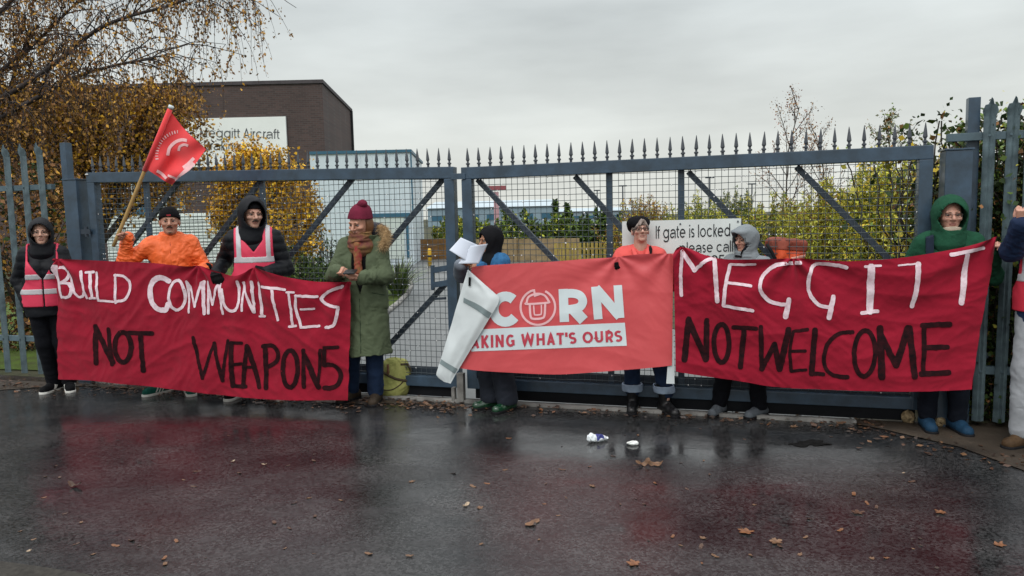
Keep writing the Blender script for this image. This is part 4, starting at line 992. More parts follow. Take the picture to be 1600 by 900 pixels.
        def st(P):
            d = shape(P, .0035); g = np.full(len(P), 9., np.float32)
            for z in bands: g = np.minimum(g, np.abs(P[:, 2]-z*k)-.026)
            if brace: g = np.minimum(g, np.maximum(np.abs(np.abs(P[:, 0])-.118*k)-.021, (bands[0]*k)-P[:, 2]))
            return np.maximum(d, g)
        s.add('reflective_tape', st, refl, lo, hi, h=.0065, parent=o)
        return o
    def trousers(s, m, off=.014, low=.02, wr=.004, seed=8, r=(.088, .066, .056), top=.98):
        lo, hi = s.box(.14, .0, 1.06*s.s)
        def f(P):
            d = su(s.legs(P, off, r, low), np.maximum(s.torso(P, off*.7), P[:, 2]-top*s.s), .03); z = np.clip(1-(P[:, 2]-.1)/.35, 0, 1)
            d = d-wr*(wrinkle(P, 12, seed, 1.5)+.6*wrinkle(P, 27, seed+3)+z*.9*(.5-np.abs(np.sin(P[:, 2]*42+2.2*snoise(P, 10., seed)+3*P[:, 0])))); 
            return np.maximum(d, .055*s.s+low*.5-P[:, 2])
        return s.add('trousers', f, m, lo, hi, h=.009)
    def shoes(s, m, sole, kind='shoe', stripe=None, name='shoe', lace=None):
        for sd in s.an:
            A = s.an[sd].astype(float); T = s.toe[sd]; k = s.s; up = np.array([0, 0, 1.]); S = np.cross(T, up)
            g = np.array([A[0], A[1], 0])
            def fr(P): d = P-g.astype(np.float32); return np.stack([d@S, d@T, d[:, 2]], 1).astype(np.float32)/k
            sh_ = (s.kn[sd].astype(float)-A)/np.linalg.norm(s.kn[sd]-A); slx, sly = sh_@S/sh_[2], sh_@T/sh_[2]
            hgt = .33 if kind == 'tall' else .19 if kind == 'boot' else .105
            def base(q):
                d = rc(q, (0, -.065, .045), (.004*sd, .150, .036), .045, .043)
                d = su(d, rc(q, (0, -.055, .05), (0, -.03, .06), .043, .044), .03); d = su(d, rc(q, (0, -.02, .07), (0, .06, .055), .040, .040), .03)
                d = su(d, rc(q, (0, -.012, .07), (slx*(hgt-.085), -.006+sly*(hgt-.085), hgt), .046, (.058 if kind == 'tall' else .052) if kind != 'shoe' else .043), .03)
                return np.maximum(d, q[:, 2]-hgt)
            f = lambda P: np.maximum(base(fr(P))-.0012*wrinkle(P, 55, 3), .018-fr(P)[:, 2])*k
            lo = g-np.array([.3, .3, .03]); hi = g+np.array([.3, .3, hgt+.05])
            o = s.add(name, f, m, lo, hi, h=.0052)
            fs = lambda P: np.maximum(np.maximum(rc(fr(P)*np.array([1, 1, .25], np.float32), (0, -.065, .004), (.004*sd, .152, .004), .049, .048), np.abs(fr(P)[:, 2]-.0115)-.0125), -9)*k
            s.add('sole', fs, sole, lo, hi, h=.0045, parent=o)
            if stripe is not None:
                ws = (.02, .05, .08) if stripe[1] == 3 else (.05,)
                def fst(P):
                    q = fr(P); d = base(q)-.002; gg = np.full(len(P), 9., np.float32)
                    for w in ws: gg = np.minimum(gg, np.abs(q[:, 1]-w+(q[:, 2]-.04)*.55)-(.0075 if stripe[1] == 3 else .02))
                    return np.maximum(np.maximum(d, gg), np.maximum(.026-q[:, 2], q[:, 2]-.078))*k
                s.add('stripes', fst, stripe[0], lo, hi, h=.004, parent=o)
            if lace is not None:
                q_ = MB()
                for j in range(4):
                    y = .03+.022*j; z = .098-.011*j; a = [g+(S*x+T*y+up*(z-abs(x)*.25))*k for x in (-.022, 0, .022)]; q_.tube(a, .0035*k, 5)
                q_.build('laces', lace, o, smooth=True, local=True)
    def gloves(s, m, sides, cuff=True, off=.0035):
        for sd in sides:
            W, X = s.hand[sd][0], s.hand[sd][1]; cc = W+X*.06*s.s
            def f(P):
                d = s.handf(sd, P, off)
                if cuff: d = su(d, rc(P, W-X*.045, W+X*.012, .041*s.s, .037*s.s), .012)
                return d-.0008*wrinkle(P, 70, 2)
            s.add('glove', f, m, cc-.17*s.s, cc+.17*s.s, h=.0042)
    def snood(s, m, r=.088, z0=-.20, z1=-.095, wr=.006, name='scarf', seed=2, tilt=.3, yo=.0, h=.0055):
        k = s.hk
        def f(P):
            q = (P-s.hc)/k; c = q-np.array([0, .015+yo, 0], np.float32); d = rc(c*np.array([1, .92, 1], np.float32), (0, 0, z0), (0, 0, z1), r+.012, r-.006)
            d = np.maximum(d, q[:, 2]-z1-tilt*(q[:, 1])); w = wrinkle(q, 9, seed, 3.2); return (d-wr*w-.003*np.sin(q[:, 2]*150+2*w))*k
        return s.add(name, f, m, s.hc-np.array([.2, .2, .36])*k, s.hc+np.array([.2, .2, .05])*k, h=h)
# ------------------------------------------------------------------ the people
navyp = mat('navy_puffer', lin('#0c0f15'), .6, .2, 6, .3, 30, dist=.008, spec=.22)
blackc = mat('black_fabric', lin('#0c0d10'), .85, .25, 8, .3, 120)
blackk = mat('black_knit', lin('#0b0b0e'), .95, .25, 12, .7, 130, dist=.003)
vestm = mat('pink_hivis', (.62, .035, .085), .6, .1, 5, .15, 70)
refl = mat('reflective_grey', lin('#b9b6ba'), .4, .08, 12, .1, 150)
denim = mat('dark_jeans', lin('#20304a'), .9, .25, 9, .3, 180)
darkt = mat('dark_trousers', lin('#0e1016'), .9, .2, 8, .25, 100)
soleb = mat('black_sole', lin('#17171a'), .7, .2, 9, .2, 60)
solew = mat('white_sole', lin('#cfcfc9'), .6, .08, 9, .1, 60)
SK1, SK2 = (.48, .28, .2), (.43, .24, .17)
def back_hand(p, side, **k): pass

# 1 far left: black hooded jacket, open pink vest
p = Person('person at the far left in black hood, open pink vest and black and white trainers', (63, 344), 7.0, yaw=.40, head=(.10, .02, 0), skin=(0.516, 0.336, 0.257), female=True)
p.leg(-1, (84, 612), .5); p.leg(1, (108, 611), .2)
p.arm(-1, PY(43, 474, 6.93), (-.6, .5, 0)); p.arm(1, PY(98, 425, 6.80), (.3, .4, -1))
p.set_hand(-1, (.02, -.1, -1), (-1, -.25, 0), .45, .4); p.set_hand(1, (-.5, -.5, .45), (0, -.6, .8), .7, .5)
p.body(.92); p.brows(mm('hair_dark', (.03, .02, .015), .6), .0032)
lo, hi = p.box()
p.add('jacket', p.coat(.024, .80, .006, 11, 1, .004), navyp, lo, hi)
p.add('hood', p.hood(wid=1.0, open_=(.064, .084), oz=-.004, tight=.98), navyp, *p.hbox(.2, .3, .2), h=.006)
p.snood(blackk, .084, -.20, -.088, tilt=.35, name='snood')
p.vest(vestm, refl, .036, .90, bands=(1.195, 1.05), brace=False, vz=1.17, gap=.006, vw=.62, vmax=.112)
p.trousers(darkt, .014); p.shoes(blackc, solew, 'shoe', (solew, 1), 'trainer', solew); p.gloves(blackk, (-1, 1))
p.glasses(mm('wire_frame', (.05, .05, .05), .3), .0011, .022, .018)

# 2 orange jacket, black beanie, holding the flag aloft
p = Person('person in bright orange jacket and black beanie raising the red flag', (264, 325), 6.84, yaw=.33, head=(.06, .0, 0), skin=SK2, build=1.0); P2 = p
p.leg(-1, (252, 616), .9); p.leg(1, (296, 616), .2)
fist = PY(192, 354, 6.58)
p.arm(-1, PY(199, 371, 6.62), (-.55, .1, -1)); p.arm(1, PY(318, 421, 6.66), (.5, .35, -1))
pdir = PY(266, 172, 6.50)-PY(192, 350, 6.56); pdir /= np.linalg.norm(pdir)
Xh = np.array([-.42, -.62, .45]); Xh -= pdir*(Xh@pdir); Xh /= np.linalg.norm(Xh); Zh = -np.cross(pdir, Xh)
p.set_hand(-1, Xh, Zh, .95, .85); p.set_hand(1, (-.45, -.75, -.35), (-.2, -.5, .8), .55, .4)
p.body(1.05); p.brows(mm('hair_brown', (.06, .035, .02), .6), .0045); p.moustache(mm('hair_brown', (.06, .035, .02), .6), .006)
p.htube('goatee', [(-.012, -.082, -.098), (0, -.090, -.102), (.012, -.082, -.098)], [.005, .008, .005], mm('hair_brown', (.06, .035, .02), .6))
orangem = mat('orange_shell', (.80, .135, .025), .55, .08, 5, .5, 24, dist=.012)
lo, hi = p.box()
jf = p.coat(.024, .80, .016, 11, 2, collar=.012); p.add('jacket', jf, orangem, lo, hi, h=.0065)
dko = mat('orange_seam', (.42, .05, .012), .6, .1, 5, 0)
p.seam('zip', jf, [(0, 1.0), (.0, 1.44)], .0035, dko); p.seam('pocket_zip', jf, [(.095, 1.05), (.088, 1.22)], .003, dko); p.seam('pocket_zip', jf, [(-.095, 1.05), (-.088, 1.22)], .003, dko)
def hd(P): q = p.hl(P); return su(np.maximum(rc(q*np.array([1, 1, 1.2], np.float32), (-.06, .07, -.18), (.06, .07, -.18), .062, .062), -.2+0*q[:, 0]), rc(q, (-.085, .0, -.172), (.085, .0, -.172), .03, .03), .05)*p.hk-.006*wrinkle(P, 18, 6)
p.add('folded_hood', hd, orangem, *p.hbox(.24, .4, .1), h=.007)
q = MB(); zpts = [v3(0, -.145-.012*math.sin((z-1.0)*8), z) for z in np.linspace(1.0, 1.42, 9)]
p.beanie(blackk, 1.0, True, z0=.024)
q = MB(); q.box((-.018, -.0012, -.006), (.018, .0012, .006)); o = q.build('patch', mm('red_patch', (.35, .03, .04), .7), p.root, local=True); o.matrix_local = Matrix.Translation(Vector(p.hw((0, -.1195, .058))))@Matrix(p.hR.tolist()).to_4x4()
p.trousers(darkt, .016); p.shoes(mat('green_suede', (.01, .10, .075), .8, .15, 20, .3, 120), solew, 'shoe', (solew, 3), 'trainer', solew); p.gloves(blackk, (1,))

# 3 dark puffer with pink vest
p = Person('person in dark hooded puffer jacket and zipped pink vest, with moustache', (393, 312), 6.53, yaw=.28, head=(.34, -.06, .03), skin=(0.482, 0.294, 0.224), build=1.0)
p.leg(-1, (372, 622), .5); p.leg(1, (428, 624), .5)
p.arm(-1, PY(338, 428, 6.40), (-.5, .35, -1)); p.arm(1, PY(417, 426, 6.36), (.6, .35, -1))
p.set_hand(-1, (.3, -.8, -.2), (-.1, -.3, .9), .6, .4); p.set_hand(1, (-.75, -.45, .22), (.15, -.55, .8), .85, .6)
p.body(1.0); p.brows(mm('hair_dark', (.03, .02, .015), .6), .0042); p.moustache(mm('hair_dark', (.03, .02, .015), .6), .0065)
lo, hi = p.box()
p.add('jacket', p.coat(.026, .76, .006, 10, 3, .0065, collar=.012, r=(.060, .054, .048)), navyp, lo, hi)
p.add('hood', p.hood(wid=1.06, open_=(.072, .104), oz=.006, tight=1.04), navyp, *p.hbox(.22, .3, .22), h=.006)
p.beanie(blackk, .92, True, z0=.030, bulk=.97)
p.vest(vestm, refl, .040, .76, bands=(1.24,), brace=True, vz=1.305, vw=.75, vmax=.075)
p.seam('zip', p.vf, [(0, .80), (0, 1.29)], .0042, blackc)
p.trousers(darkt, .016); p.shoes(blackc, solew, 'shoe', None, 'shoe'); p.gloves(blackk, (-1, 1), off=.006)

# 4 green parka, maroon bobble hat, looking down at a phone
p = Person('person in long green parka and maroon bobble hat looking down at a phone', (564, 324), 6.26, yaw=-.10, head=(-.34, -.30, .05), skin=(0.499, 0.286, 0.207), female=True, build=1.0, hoff=(0, -.03, 0), hs=1.04); P4 = p
p.leg(-1, (546, 627), .4); p.leg(1, (585, 631), .1)
p.arm(-1, PY(525, 424, 5.98), (-.55, .3, -1)); p.arm(1, PY(562, 434, 5.98), (.75, .2, -1))
p.set_hand(-1, (.75, -.45, .05), (-.1, -.7, .6), .75, .7); p.set_hand(1, (-1, -.25, .02), (.1, -.3, -.95), .35, .5)
p.body(.95); p.brows(mm('hair_auburn', (.16, .07, .03), .6), .0032)
parka = mat('green_parka', lin('#515b45'), .75, .14, 7, .5, 22, dist=.012)
lo, hi = p.box(.2)
def zipgap(P): return np.maximum(np.abs(P[:, 0]+.0)-np.clip((P[:, 2]-1.0*p.s)*.28, .0, .062), P[:, 1]+.03)
cf = p.coat(.024, .47, .012, 9, 4, flare=.035, r=(.064, .058, .050))
pf = lambda P: np.maximum(cf(P), -zipgap(P)); p.add('parka', pf, parka, lo, hi, h=.0068)
dkg = mat('parka_seam', lin('#2f3d2c'), .8, .1, 5, 0)
p.seam('pocket_flap', cf, [(.10, 1.02), (.19, .99)], .005, dkg); p.seam('pocket_flap', cf, [(-.10, 1.02), (-.19, .99)], .005, dkg); p.seam('zip', cf, [(-.006, .50), (-.004, .97)], .004, dkg)
p.add('inner_fleece', lambda P: np.maximum(p.torso(P, .008), .75*p.s-P[:, 2]), blackk, *p.box(.1, .7, 1.5*p.s), h=.009)
def col(P): q = p.hl(P); qq = P-np.array([0, .02, 1.455*p.s], np.float32); d = np.abs(np.sqrt(qq[:, 0]**2+(qq[:, 1]*1.05)**2)-.112*p.s-qq[:, 2]*.35)-.012; d = np.maximum(d, np.abs(qq[:, 2])-.055*p.s); return np.maximum(d, -(qq[:, 1]+.085+np.abs(qq[:, 0])*.2))*.85-.004*wrinkle(P, 20, 2)
p.add('collar', col, parka, *p.hbox(.26, .34, .0), h=.007)
def hoodn(P): c = np.array([.065, .12, 1.525], np.float32)*p.s; return el(P, c, np.array([.135, .10, .095])*p.s)-.006*wrinkle(P, 16, 4)
p.add('folded_hood', hoodn, mat('navy_lining', lin('#20222f'), .6, .2, 7, .2, 60), (-.3, -.1, 1.2*p.s), (.35, .35, 1.75*p.s), h=.008)
# fur trim: many short hairs on a curved roll
fq = MB(); rg = np.random.default_rng(12); roll = smooth_path([np.array([.12, .08, 1.565])*p.s, np.array([.19, .02, 1.55])*p.s, np.array([.225, -.05, 1.49])*p.s, np.array([.205, -.10, 1.42])*p.s], 6)
fV = []
for i in range(4200):
    c = roll[rg.integers(len(roll))]+rg.normal(size=3)*.012; d = rg.normal(size=3)+np.array([.3, -.2, -.2]); d /= np.linalg.norm(d); sd_ = np.cross(d, rg.normal(size=3)); sd_ /= np.linalg.norm(sd_)+1e-9
    e = c+d*rg.uniform(.03, .07); fV.append([c-sd_*.0016, c+sd_*.0016, e+np.array([0, 0, -.012])])
fV = np.array(fV); np_mesh('fur_trim', fV.reshape(-1, 3), np.arange(len(fV)*3).reshape(-1, 3), mat('fur', lin('#b59a74'), .9, .4, 40, 0), p.root, False, True)
p.add('fur_base', lambda P: np.minimum.reduce([rc(P, a, b, .03, .03) for a, b in zip(roll[:-1], roll[1:])])-.004*wrinkle(P, 50, 3), mm('fur_b', lin('#8a7150'), .95, .4, 30, .5, 100), np.min(roll, 0)-.06, np.max(roll, 0)+.06, h=.006)
scm = mat('mustard_scarf', lin('#6e5834'), .95, .3, 16, .6, 110, col2=lin('#643038'))
p.snood(scm, .098, -.185, -.072, .013, tilt=.28, seed=5)
p.add('scarf_tail', lambda P: (rc(P*np.array([1, 1, 1], np.float32), v3(-.005, -.125, 1.43)*p.s, v3(.0, -.158, 1.20)*p.s, .036, .03)-.006*wrinkle(P, 30, 3)), mm('red_yellow_scarf', lin('#7a262e'), .95, .3, 22, .6, 110, col2=lin('#80653f')), (-.15, -.3, 1.1*p.s), (.15, .05, 1.55*p.s), h=.006)
p.add('hair', lambda P: (lambda q: np.maximum(el(q, (0, .022, -.025), (.094, .104, .115)), np.maximum(-(q[:, 1]+.018), -9)))(p.hl(P))*p.hk-.002*wrinkle(P, 70, 3), mm('hair_auburn', (.16, .07, .03), .6), *p.hbox(.16, .16, .1), h=.005)
p.beanie(mat('maroon_knit', lin('#6a2236'), .95, .2, 12, .7, 130, dist=.003), 1.12, True, True, .03, z0=.034, bulk=1.03, name='bobble_hat')
p.trousers(denim, .012, r=(.078, .066, .060), top=.85); p.shoes(mat('brown_boot', lin('#3a3128'), .7, .3, 12, .35, 70), soleb, 'boot', None, 'boot', mm('lace_tan', lin('#6a5a44'), .8))

# 5 black headscarf, denim jacket, reading from papers
p = Person('person in black headscarf and blue denim jacket reading from white papers', (768, 355), 6.20, yaw=-.95, head=(-.12, -.12, 0), skin=(0.361, 0.197, 0.124), female=True, build=1.0); P5 = p
p.setleg(-1, p.L(G(768, 637))[:2], .3); p.setleg(1, p.L(G(793, 641))[:2], .2)
p.arm(-1, PY(719, 413, 5.99), (-.9, .5, -.6)); p.arm(1, PY(752, 417, 5.97), (.1, .6, -1))
p.set_hand(-1, (.8, -.35, .12), (-.2, -.45, -.8), .35, .5); p.set_hand(1, (-.95, -.1, .10), (.1, -.75, .5), .5, .5)
p.body(.95); p.brows(mm('hair_dark', (.03, .02, .015), .6), .0042); p.skip = -1
lo, hi = p.box()
denl = mat('blue_denim', lin('#34648c'), .9, .3, 14, .5, 30, dist=.012, col2=lin('#1f4568'))
p.add('jacket', p.coat(.024, .86, .012, 11, 5), denl, lo, hi)
p.add('sleeve', lambda P: np.minimum(rc(P, p.el[-1], p.el[-1]+(p.wr[-1]-p.el[-1])*.93, .075, .055), rc(P, p.J['sh'][-1]*.35+p.el[-1]*.65, p.el[-1], .074, .075))-.007*wrinkle(P, 14, 3), mat('grey_sleeve', lin('#6f7680'), .85, .2, 8, .3, 90), p.el[-1]-.35, p.el[-1]+.35, h=.008)
hij = mat('black_headscarf', lin('#0f1014'), .8, .25, 7, .25, 90)
def hj(P):
    q = p.hl(P); d = el(q, (0, .018, .014), (.104, .128, .132)); d = su(d, rc(q*np.array([1, 1, .9], np.float32), (0, .005, -.11), (0, -.01, -.26), .088, .135), .06)
    o_ = (np.sqrt((q[:, 0]/.062)**2+((q[:, 2]+.012)/.088)**2)-1)*.06; d = ss(d, np.maximum(o_, q[:, 1]+.02), .012)
    return np.maximum(d*p.hk-.006*wrinkle(q, 13, 4, .6), p.hc[2]-.40*p.s-P[:, 2])
p.add('headscarf', hj, hij, *p.hbox(.26, .46, .2), h=.006)
q = MB(); pts = [p.J['sh'][1]*.5+v3(0, -.09, .05), v3(.055, -.165, 1.33)*p.s, v3(.035, -.185, 1.2)*p.s]; q.tube(pts, [.012, .01, .008], 6); q.build('collar_trim', mm('cream_trim', lin('#c8c3b8'), .9), p.root, smooth=True, local=True)
p.trousers(mat('charcoal_skirt', lin('#22262e'), .9, .2, 7, .3, 80), .022, r=(.095, .085, .08)); p.shoes(mat('green_patent', lin('#123a24'), .2, .1, 9, .05, 40, coat=.6), soleb, 'shoe', None, 'shoe', mm('lace_green', lin('#0c2416'), .6))

# 6 black beret, dark framed glasses, coral coat
p = Person('person in black beret, dark framed glasses and coral coat', (1000, 340), 5.76, yaw=-.10, head=(.12, .14, -.03), skin=(0.533, 0.336, 0.266), female=True, hs=.88); P6 = p
p.leg(-1, (989, 644), .15); p.leg(1, (1042, 648), .45)
p.arm(-1, PY(957, 412, 5.62), (-.5, .4, -1)); p.arm(1, PY(1046, 412, 5.62), (.45, .4, -1))
p.set_hand(-1, (.55, -.75, .0), (0, -.25, .95), .85, .5); p.set_hand(1, (-.2, -.9, -.2), (0, -.3, .9), .6, .5)
p.body(.93); p.brows(mm('hair_grey', (.25, .22, .19), .6), .003)
coral = mat('coral_coat', (.66, .10, .09), .7, .09, 6, .5, 24, dist=.012)
lo, hi = p.box()
jf = p.coat(.024, .80, .010, 10, 6); p.add('coat', jf, coral, lo, hi)
p.seam('placket', jf, [(.0, 1.0), (.0, 1.40)], .004, mat('coral_seam', (.36, .035, .03), .7, .1, 5, 0))
def clr(P):
    Q = P/p.s; d = np.full(len(P), 9., np.float32)
    for sx in (-1, 1): d = np.minimum(d, su(rc(Q*np.array([1, 1, 1], np.float32), (sx*.062, -.045, 1.475), (sx*.045, -.155, 1.415), .021, .021), rc(Q, (sx*.045, -.168, 1.41), (sx*.125, -.135, 1.40), .020, .014), .02))
    d = np.minimum(d, rc(Q, (-.062, -.045, 1.475), (-.05, .07, 1.49), .018, .016)); d = np.minimum(d, rc(Q, (.062, -.045, 1.475), (.05, .07, 1.49), .018, .016)); d = np.minimum(d, rc(Q, (-.05, .07, 1.49), (.05, .07, 1.49), .017, .017)); return d*p.s
p.add('collar', clr, coral, (-.25, -.3, 1.3*p.s), (.25, .2, 1.6*p.s), h=.006)
hg = mat('grey_hair', lin('#8d8078'), .6, .25, 30, .5, 220, col2=lin('#5d5048'))
def hr(P):
    q = p.hl(P); d = el(q, (0, .012, .022), (.086, .105, .104)); face = np.maximum((np.sqrt((q[:, 0]/.066)**2+((q[:, 2]+.045)/.088)**2)-1)*.06, q[:, 1]+.0); d = ss(d, face, .01)
    d = np.maximum(d, -.075-q[:, 2]); fr = np.minimum.reduce([rc(q, (.0, -.088, .088), (-.056, -.088, .028), .016, .009), rc(q, (.01, -.09, .086), (-.02, -.104, .040), .014, .008), rc(q, (.02, -.088, .085), (.058, -.084, .030), .015, .009)])
    d = su(d, fr, .008); return d*p.hk-.0018*np.sin(q[:, 0]*420+q[:, 2]*120)
p.add('hair', hr, hg, *p.hbox(.16, .14, .17), h=.0042)
def beret(P): q = p.hl(P)@rotx(.42).astype(np.float32); d = el(q, (-.008, .048, .068), (.112, .112, .062)); d = su(d, el(q, (-.035, .085, .02), (.08, .07, .07)), .04); return np.maximum(d, -(q[:, 2]-.022)*1.0-.06*(q[:, 1] > .03))*p.hk-.004*wrinkle(P, 20, 3)
p.add('beret', beret, blackk, *p.hbox(.22, .12, .22), h=.0055)
p.glasses(mm('black_frame', (.012, .01, .01), .25), .0036, .0245, .0195, 1.2)
q = MB(); q.tube([np.array(a)*p.s for a in ((.085, .03, 1.492), (.082, -.06, 1.478), (.066, -.135, 1.41), (.02, -.165, 1.30), (-.06, -.165, 1.15))], [.016]*5, 6); q.build('bag_strap', blackc, p.root, smooth=True, local=True)
p.trousers(denim, .012, low=.10, r=(.086, .062, .054)); cuffm = mat('faded_cuff', lin('#8f9fb2'), .9, .15, 12, .3, 140)
for sd in (-1, 1): a = p.an[sd]; b_ = p.kn[sd]; p.add('turn_up', lambda P: np.maximum(np.abs(rc(P, a+v3(0, 0, .02), b_, .078, .078))-.006, np.abs(P[:, 2]-.205)-.032)-.002*wrinkle(P, 25, 2), cuffm, a-.16+v3(0, 0, .1), a+.2+v3(0, 0, .1), h=.006)
p.shoes(mat('black_leather', lin('#141416'), .35, .15, 9, .15, 50), soleb, 'tall', None, 'boot'); p.gloves(blackk, (-1, 1))

# 7 grey hood, looking to the left, orange rucksack
p = Person('person in grey peaked hood looking sideways, with an orange rucksack', (1166, 355), 5.60, yaw=-.62, head=(-.42, -.05, .05), skin=(0.490, 0.302, 0.232), female=True, hs=.90); P7 = p
p.setleg(-1, p.L(G(1124, 646))[:2], .1); p.setleg(1, p.L(G(1186, 650))[:2], -.3)
p.arm(-1, PY(1128, 428, 5.45), (-.35, .4, -1)); p.arm(1, PY(1195, 426, 5.40), (.35, .4, -1))
p.set_hand(-1, (0, -.9, .2), (-.2, -.3, .9), .7, .5); p.set_hand(1, (0, -.9, .2), (.2, -.3, .9), .7, .5)
p.body(.95); p.brows(mm('hair_dark', (.03, .02, .015), .6), .0036)
greyj = mat('grey_jacket', lin('#7d8488'), .7, .14, 7, .5, 24, dist=.012); slate = mat('slate_lining', lin('#2b2f37'), .8, .2, 7, .2, 80)
lo, hi = p.box()
p.add('jacket', p.coat(.024, .82, .010, 11, 7, collar=.0), greyj, lo, hi)
p.add('hood', p.hood(wid=1.06, deep=1.06, open_=(.078, .102), oz=-.016, peak=.03, tight=.99), greyj, *p.hbox(.24, .3, .22), h=.006)
def hin(P): q = p.hl(P); d = el(q, (0, -.0, -.02), (.098, .100, .128)); o_ = (np.sqrt((q[:, 0]/.062)**2+((q[:, 2]+.010)/.085)**2)-1)*.06; return np.maximum(ss(d, np.maximum(o_, q[:, 1]+.02), .01), -.1-q[:, 2])*p.hk
p.add('hood_lining', hin, slate, *p.hbox(.2, .2, .2), h=.0055)
p.snood(greyj, .098, -.20, -.082, .004, tilt=.42, name='storm_collar', yo=-.01)
q = MB(); q.beam(p.hw((.045, -.108, -.135)), p.hw((.058, -.100, -.085)), .022*p.s, .008); q.beam(p.hw((-.02, -.122, -.15)), p.hw((.055, -.11, -.152)), .01, .018*p.s); q.build('collar_tab', blackc, p.root, local=True, bevel=.002)
p.trousers(darkt, .014); p.shoes(mat('grey_walking_shoe', lin('#5a6066'), .7, .2, 12, .3, 90), soleb, 'boot', None, 'shoe', mm('lace_grey', lin('#30343a'), .8))

# 8 green hood
p = Person('person in green hooded fleece and thin glasses beside the right palisade', (1484, 310), 5.18, yaw=-.42, head=(.14, .0, 0), skin=(0.499, 0.294, 0.224), female=True, build=1.05); P8 = p
p.leg(-1, (1449, 672), -.1); p.leg(1, (1497, 676), .35)
p.arm(-1, PY(1428, 440, 5.14), (-.45, .6, -1)); p.arm(1, PY(1547, 390, 5.0), (.3, .6, -1))
p.set_hand(-1, (0, -.9, .2), (-.2, -.3, .9), .7, .5); p.set_hand(1, (.35, -.75, .38), (.3, .45, .8), .75, .5)
p.body(1.02); p.brows(mm('hair_sand', (.2, .13, .08), .6), .003)
greenf = mat('green_fleece', lin('#204d38'), .9, .2, 8, .55, 34, dist=.01)
lo, hi = p.box()
jf = p.coat(.028, .80, .010, 9, 8, r=(.062, .056, .05)); p.add('jacket', jf, greenf, lo, hi)
p.seam('zip', jf, [(.0, 1.0), (.0, 1.42)], .004, blackc)
p.add('hood', p.hood(wid=1.10, deep=1.02, open_=(.074, .112), oz=-.022, tight=1.0), greenf, *p.hbox(.24, .3, .22), h=.006)
p.add('collar', lambda P: (lambda Q: np.maximum(np.abs(np.sqrt(Q[:, 0]**2+(Q[:, 1]*1.0)**2)-.118+.1*Q[:, 2])-.014, np.abs(Q[:, 2]+.3*Q[:, 1])-.045))(P/p.s-np.array([0, .005, 1.44], np.float32))*p.s-.004*wrinkle(P, 18, 5), greenf, *p.hbox(.26, .34, -.02), h=.006)
p.add('neck_warmer', lambda P: (lambda q: np.maximum(np.abs(rc(q*np.array([1, .9, 1], np.float32), (0, -.005, -.2), (0, -.005, -.05), .078, .078))-.007, np.abs(q[:, 2]+.118+.35*(q[:, 1]+.03))-.016))(p.hl(P))*p.hk, mat('cream_fleece', lin('#b9ab98'), .9, .1, 9, .4, 90), *p.hbox(.2, .3, .05), h=.0052)
p.glasses(mm('wire_frame', (.05, .05, .05), .3), .0013, .022, .0165)
for sx in (-1,):
    q = MB(); q.hexa([np.array(a)*p.s for a in ((-.150, -.160, 1.10), (-.100, -.168, 1.10), (-.100, -.140, 1.10), (-.150, -.135, 1.10), (-.155, -.105, 1.462), (-.105, -.115, 1.478), (-.105, -.06, 1.49), (-.155, -.05, 1.47))]); q.build('shoulder_strap', mm('navy_strap', lin('#1c2634'), .8), p.root, local=True, bevel=.006)
p.trousers(mat('navy_trousers', lin('#10151f'), .85, .2, 8, .3, 80), .012, r=(.082, .060, .050)); p.shoes(mat('blue_trainer', lin('#1c3a52'), .7, .3, 14, .3, 90), soleb, 'shoe', None, 'trainer', mm('lace_blue', lin('#3a5c74'), .8))

# 9 at the right edge: cap, navy jacket, red vest, pale trousers, brown boots
p = Person('person at the far right edge in cap, navy jacket, red vest and pale trousers', (1650, 296), 4.78, yaw=-.95, head=(-.30, -.05, 0), skin=(0.473, 0.277, 0.207), build=1.0); P9 = p
p.setleg(-1, p.L(G(1600, 697))[:2], .3); p.setleg(1, p.L(G(1655, 705))[:2], .2)
p.arm(-1, PY(1597, 350, 4.58), (-.35, -.35, -1)); p.arm(1, PY(1680, 470, 4.65), (.5, .3, -.5))
p.set_hand(-1, (-.10, -.25, .95), (-.35, -.9, .0), .95, .8); p.set_hand(1, (0, -.3, -1), (1, 0, 0), .5, .4)
p.body(1.0); p.brows(mm('hair_dark', (.03, .02, .015), .6), .0042)
navyj = mat('navy_jacket', lin('#1d2c48'), .75, .2, 7, .5, 24, dist=.012); redv = mat('red_hivis', (.62, .03, .06), .6, .1, 5, .15, 70)
lo, hi = p.box()
p.add('jacket', p.coat(.030, .80, .010, 11, 9, r=(.066, .06, .052), collar=.01), navyj, lo, hi)
p.vest(redv, refl, .044, .93, bands=(1.16, ), brace=True, vz=1.25)
p.add('cap', lambda P: np.maximum((lambda q: np.maximum(el(q, (0, .012, .03), (.088, .108, .10)), .036-q[:, 2]))(p.hl(P))*p.hk, -9), navyj, *p.hbox(.2, .05, .2), h=.005)
p.add('visor', lambda P: (lambda q: np.maximum(np.maximum(np.abs(q[:, 2]-.042+.6*np.clip(-q[:, 1]-.09, 0, 1)+1.2*q[:, 0]**2)-.004, np.sqrt((q[:, 0]/.078)**2+((q[:, 1]+.07)/.105)**2)*.08-.08), q[:, 1]+.06))(p.hl(P))*p.hk, mm('cream_visor', lin('#a59b84'), .8), *p.hbox(.24, .1, .14), h=.004)
p.trousers(mat('pale_trousers', lin('#95989c'), .9, .16, 5, .3, 90, dist=.003), .020, wr=.0045, r=(.092, .076, .070), low=.03); p.shoes(mat('tan_boot', lin('#4c3a28'), .7, .35, 12, .4, 60), soleb, 'boot', None, 'boot', mm('lace_tan', lin('#6a5a44'), .8))
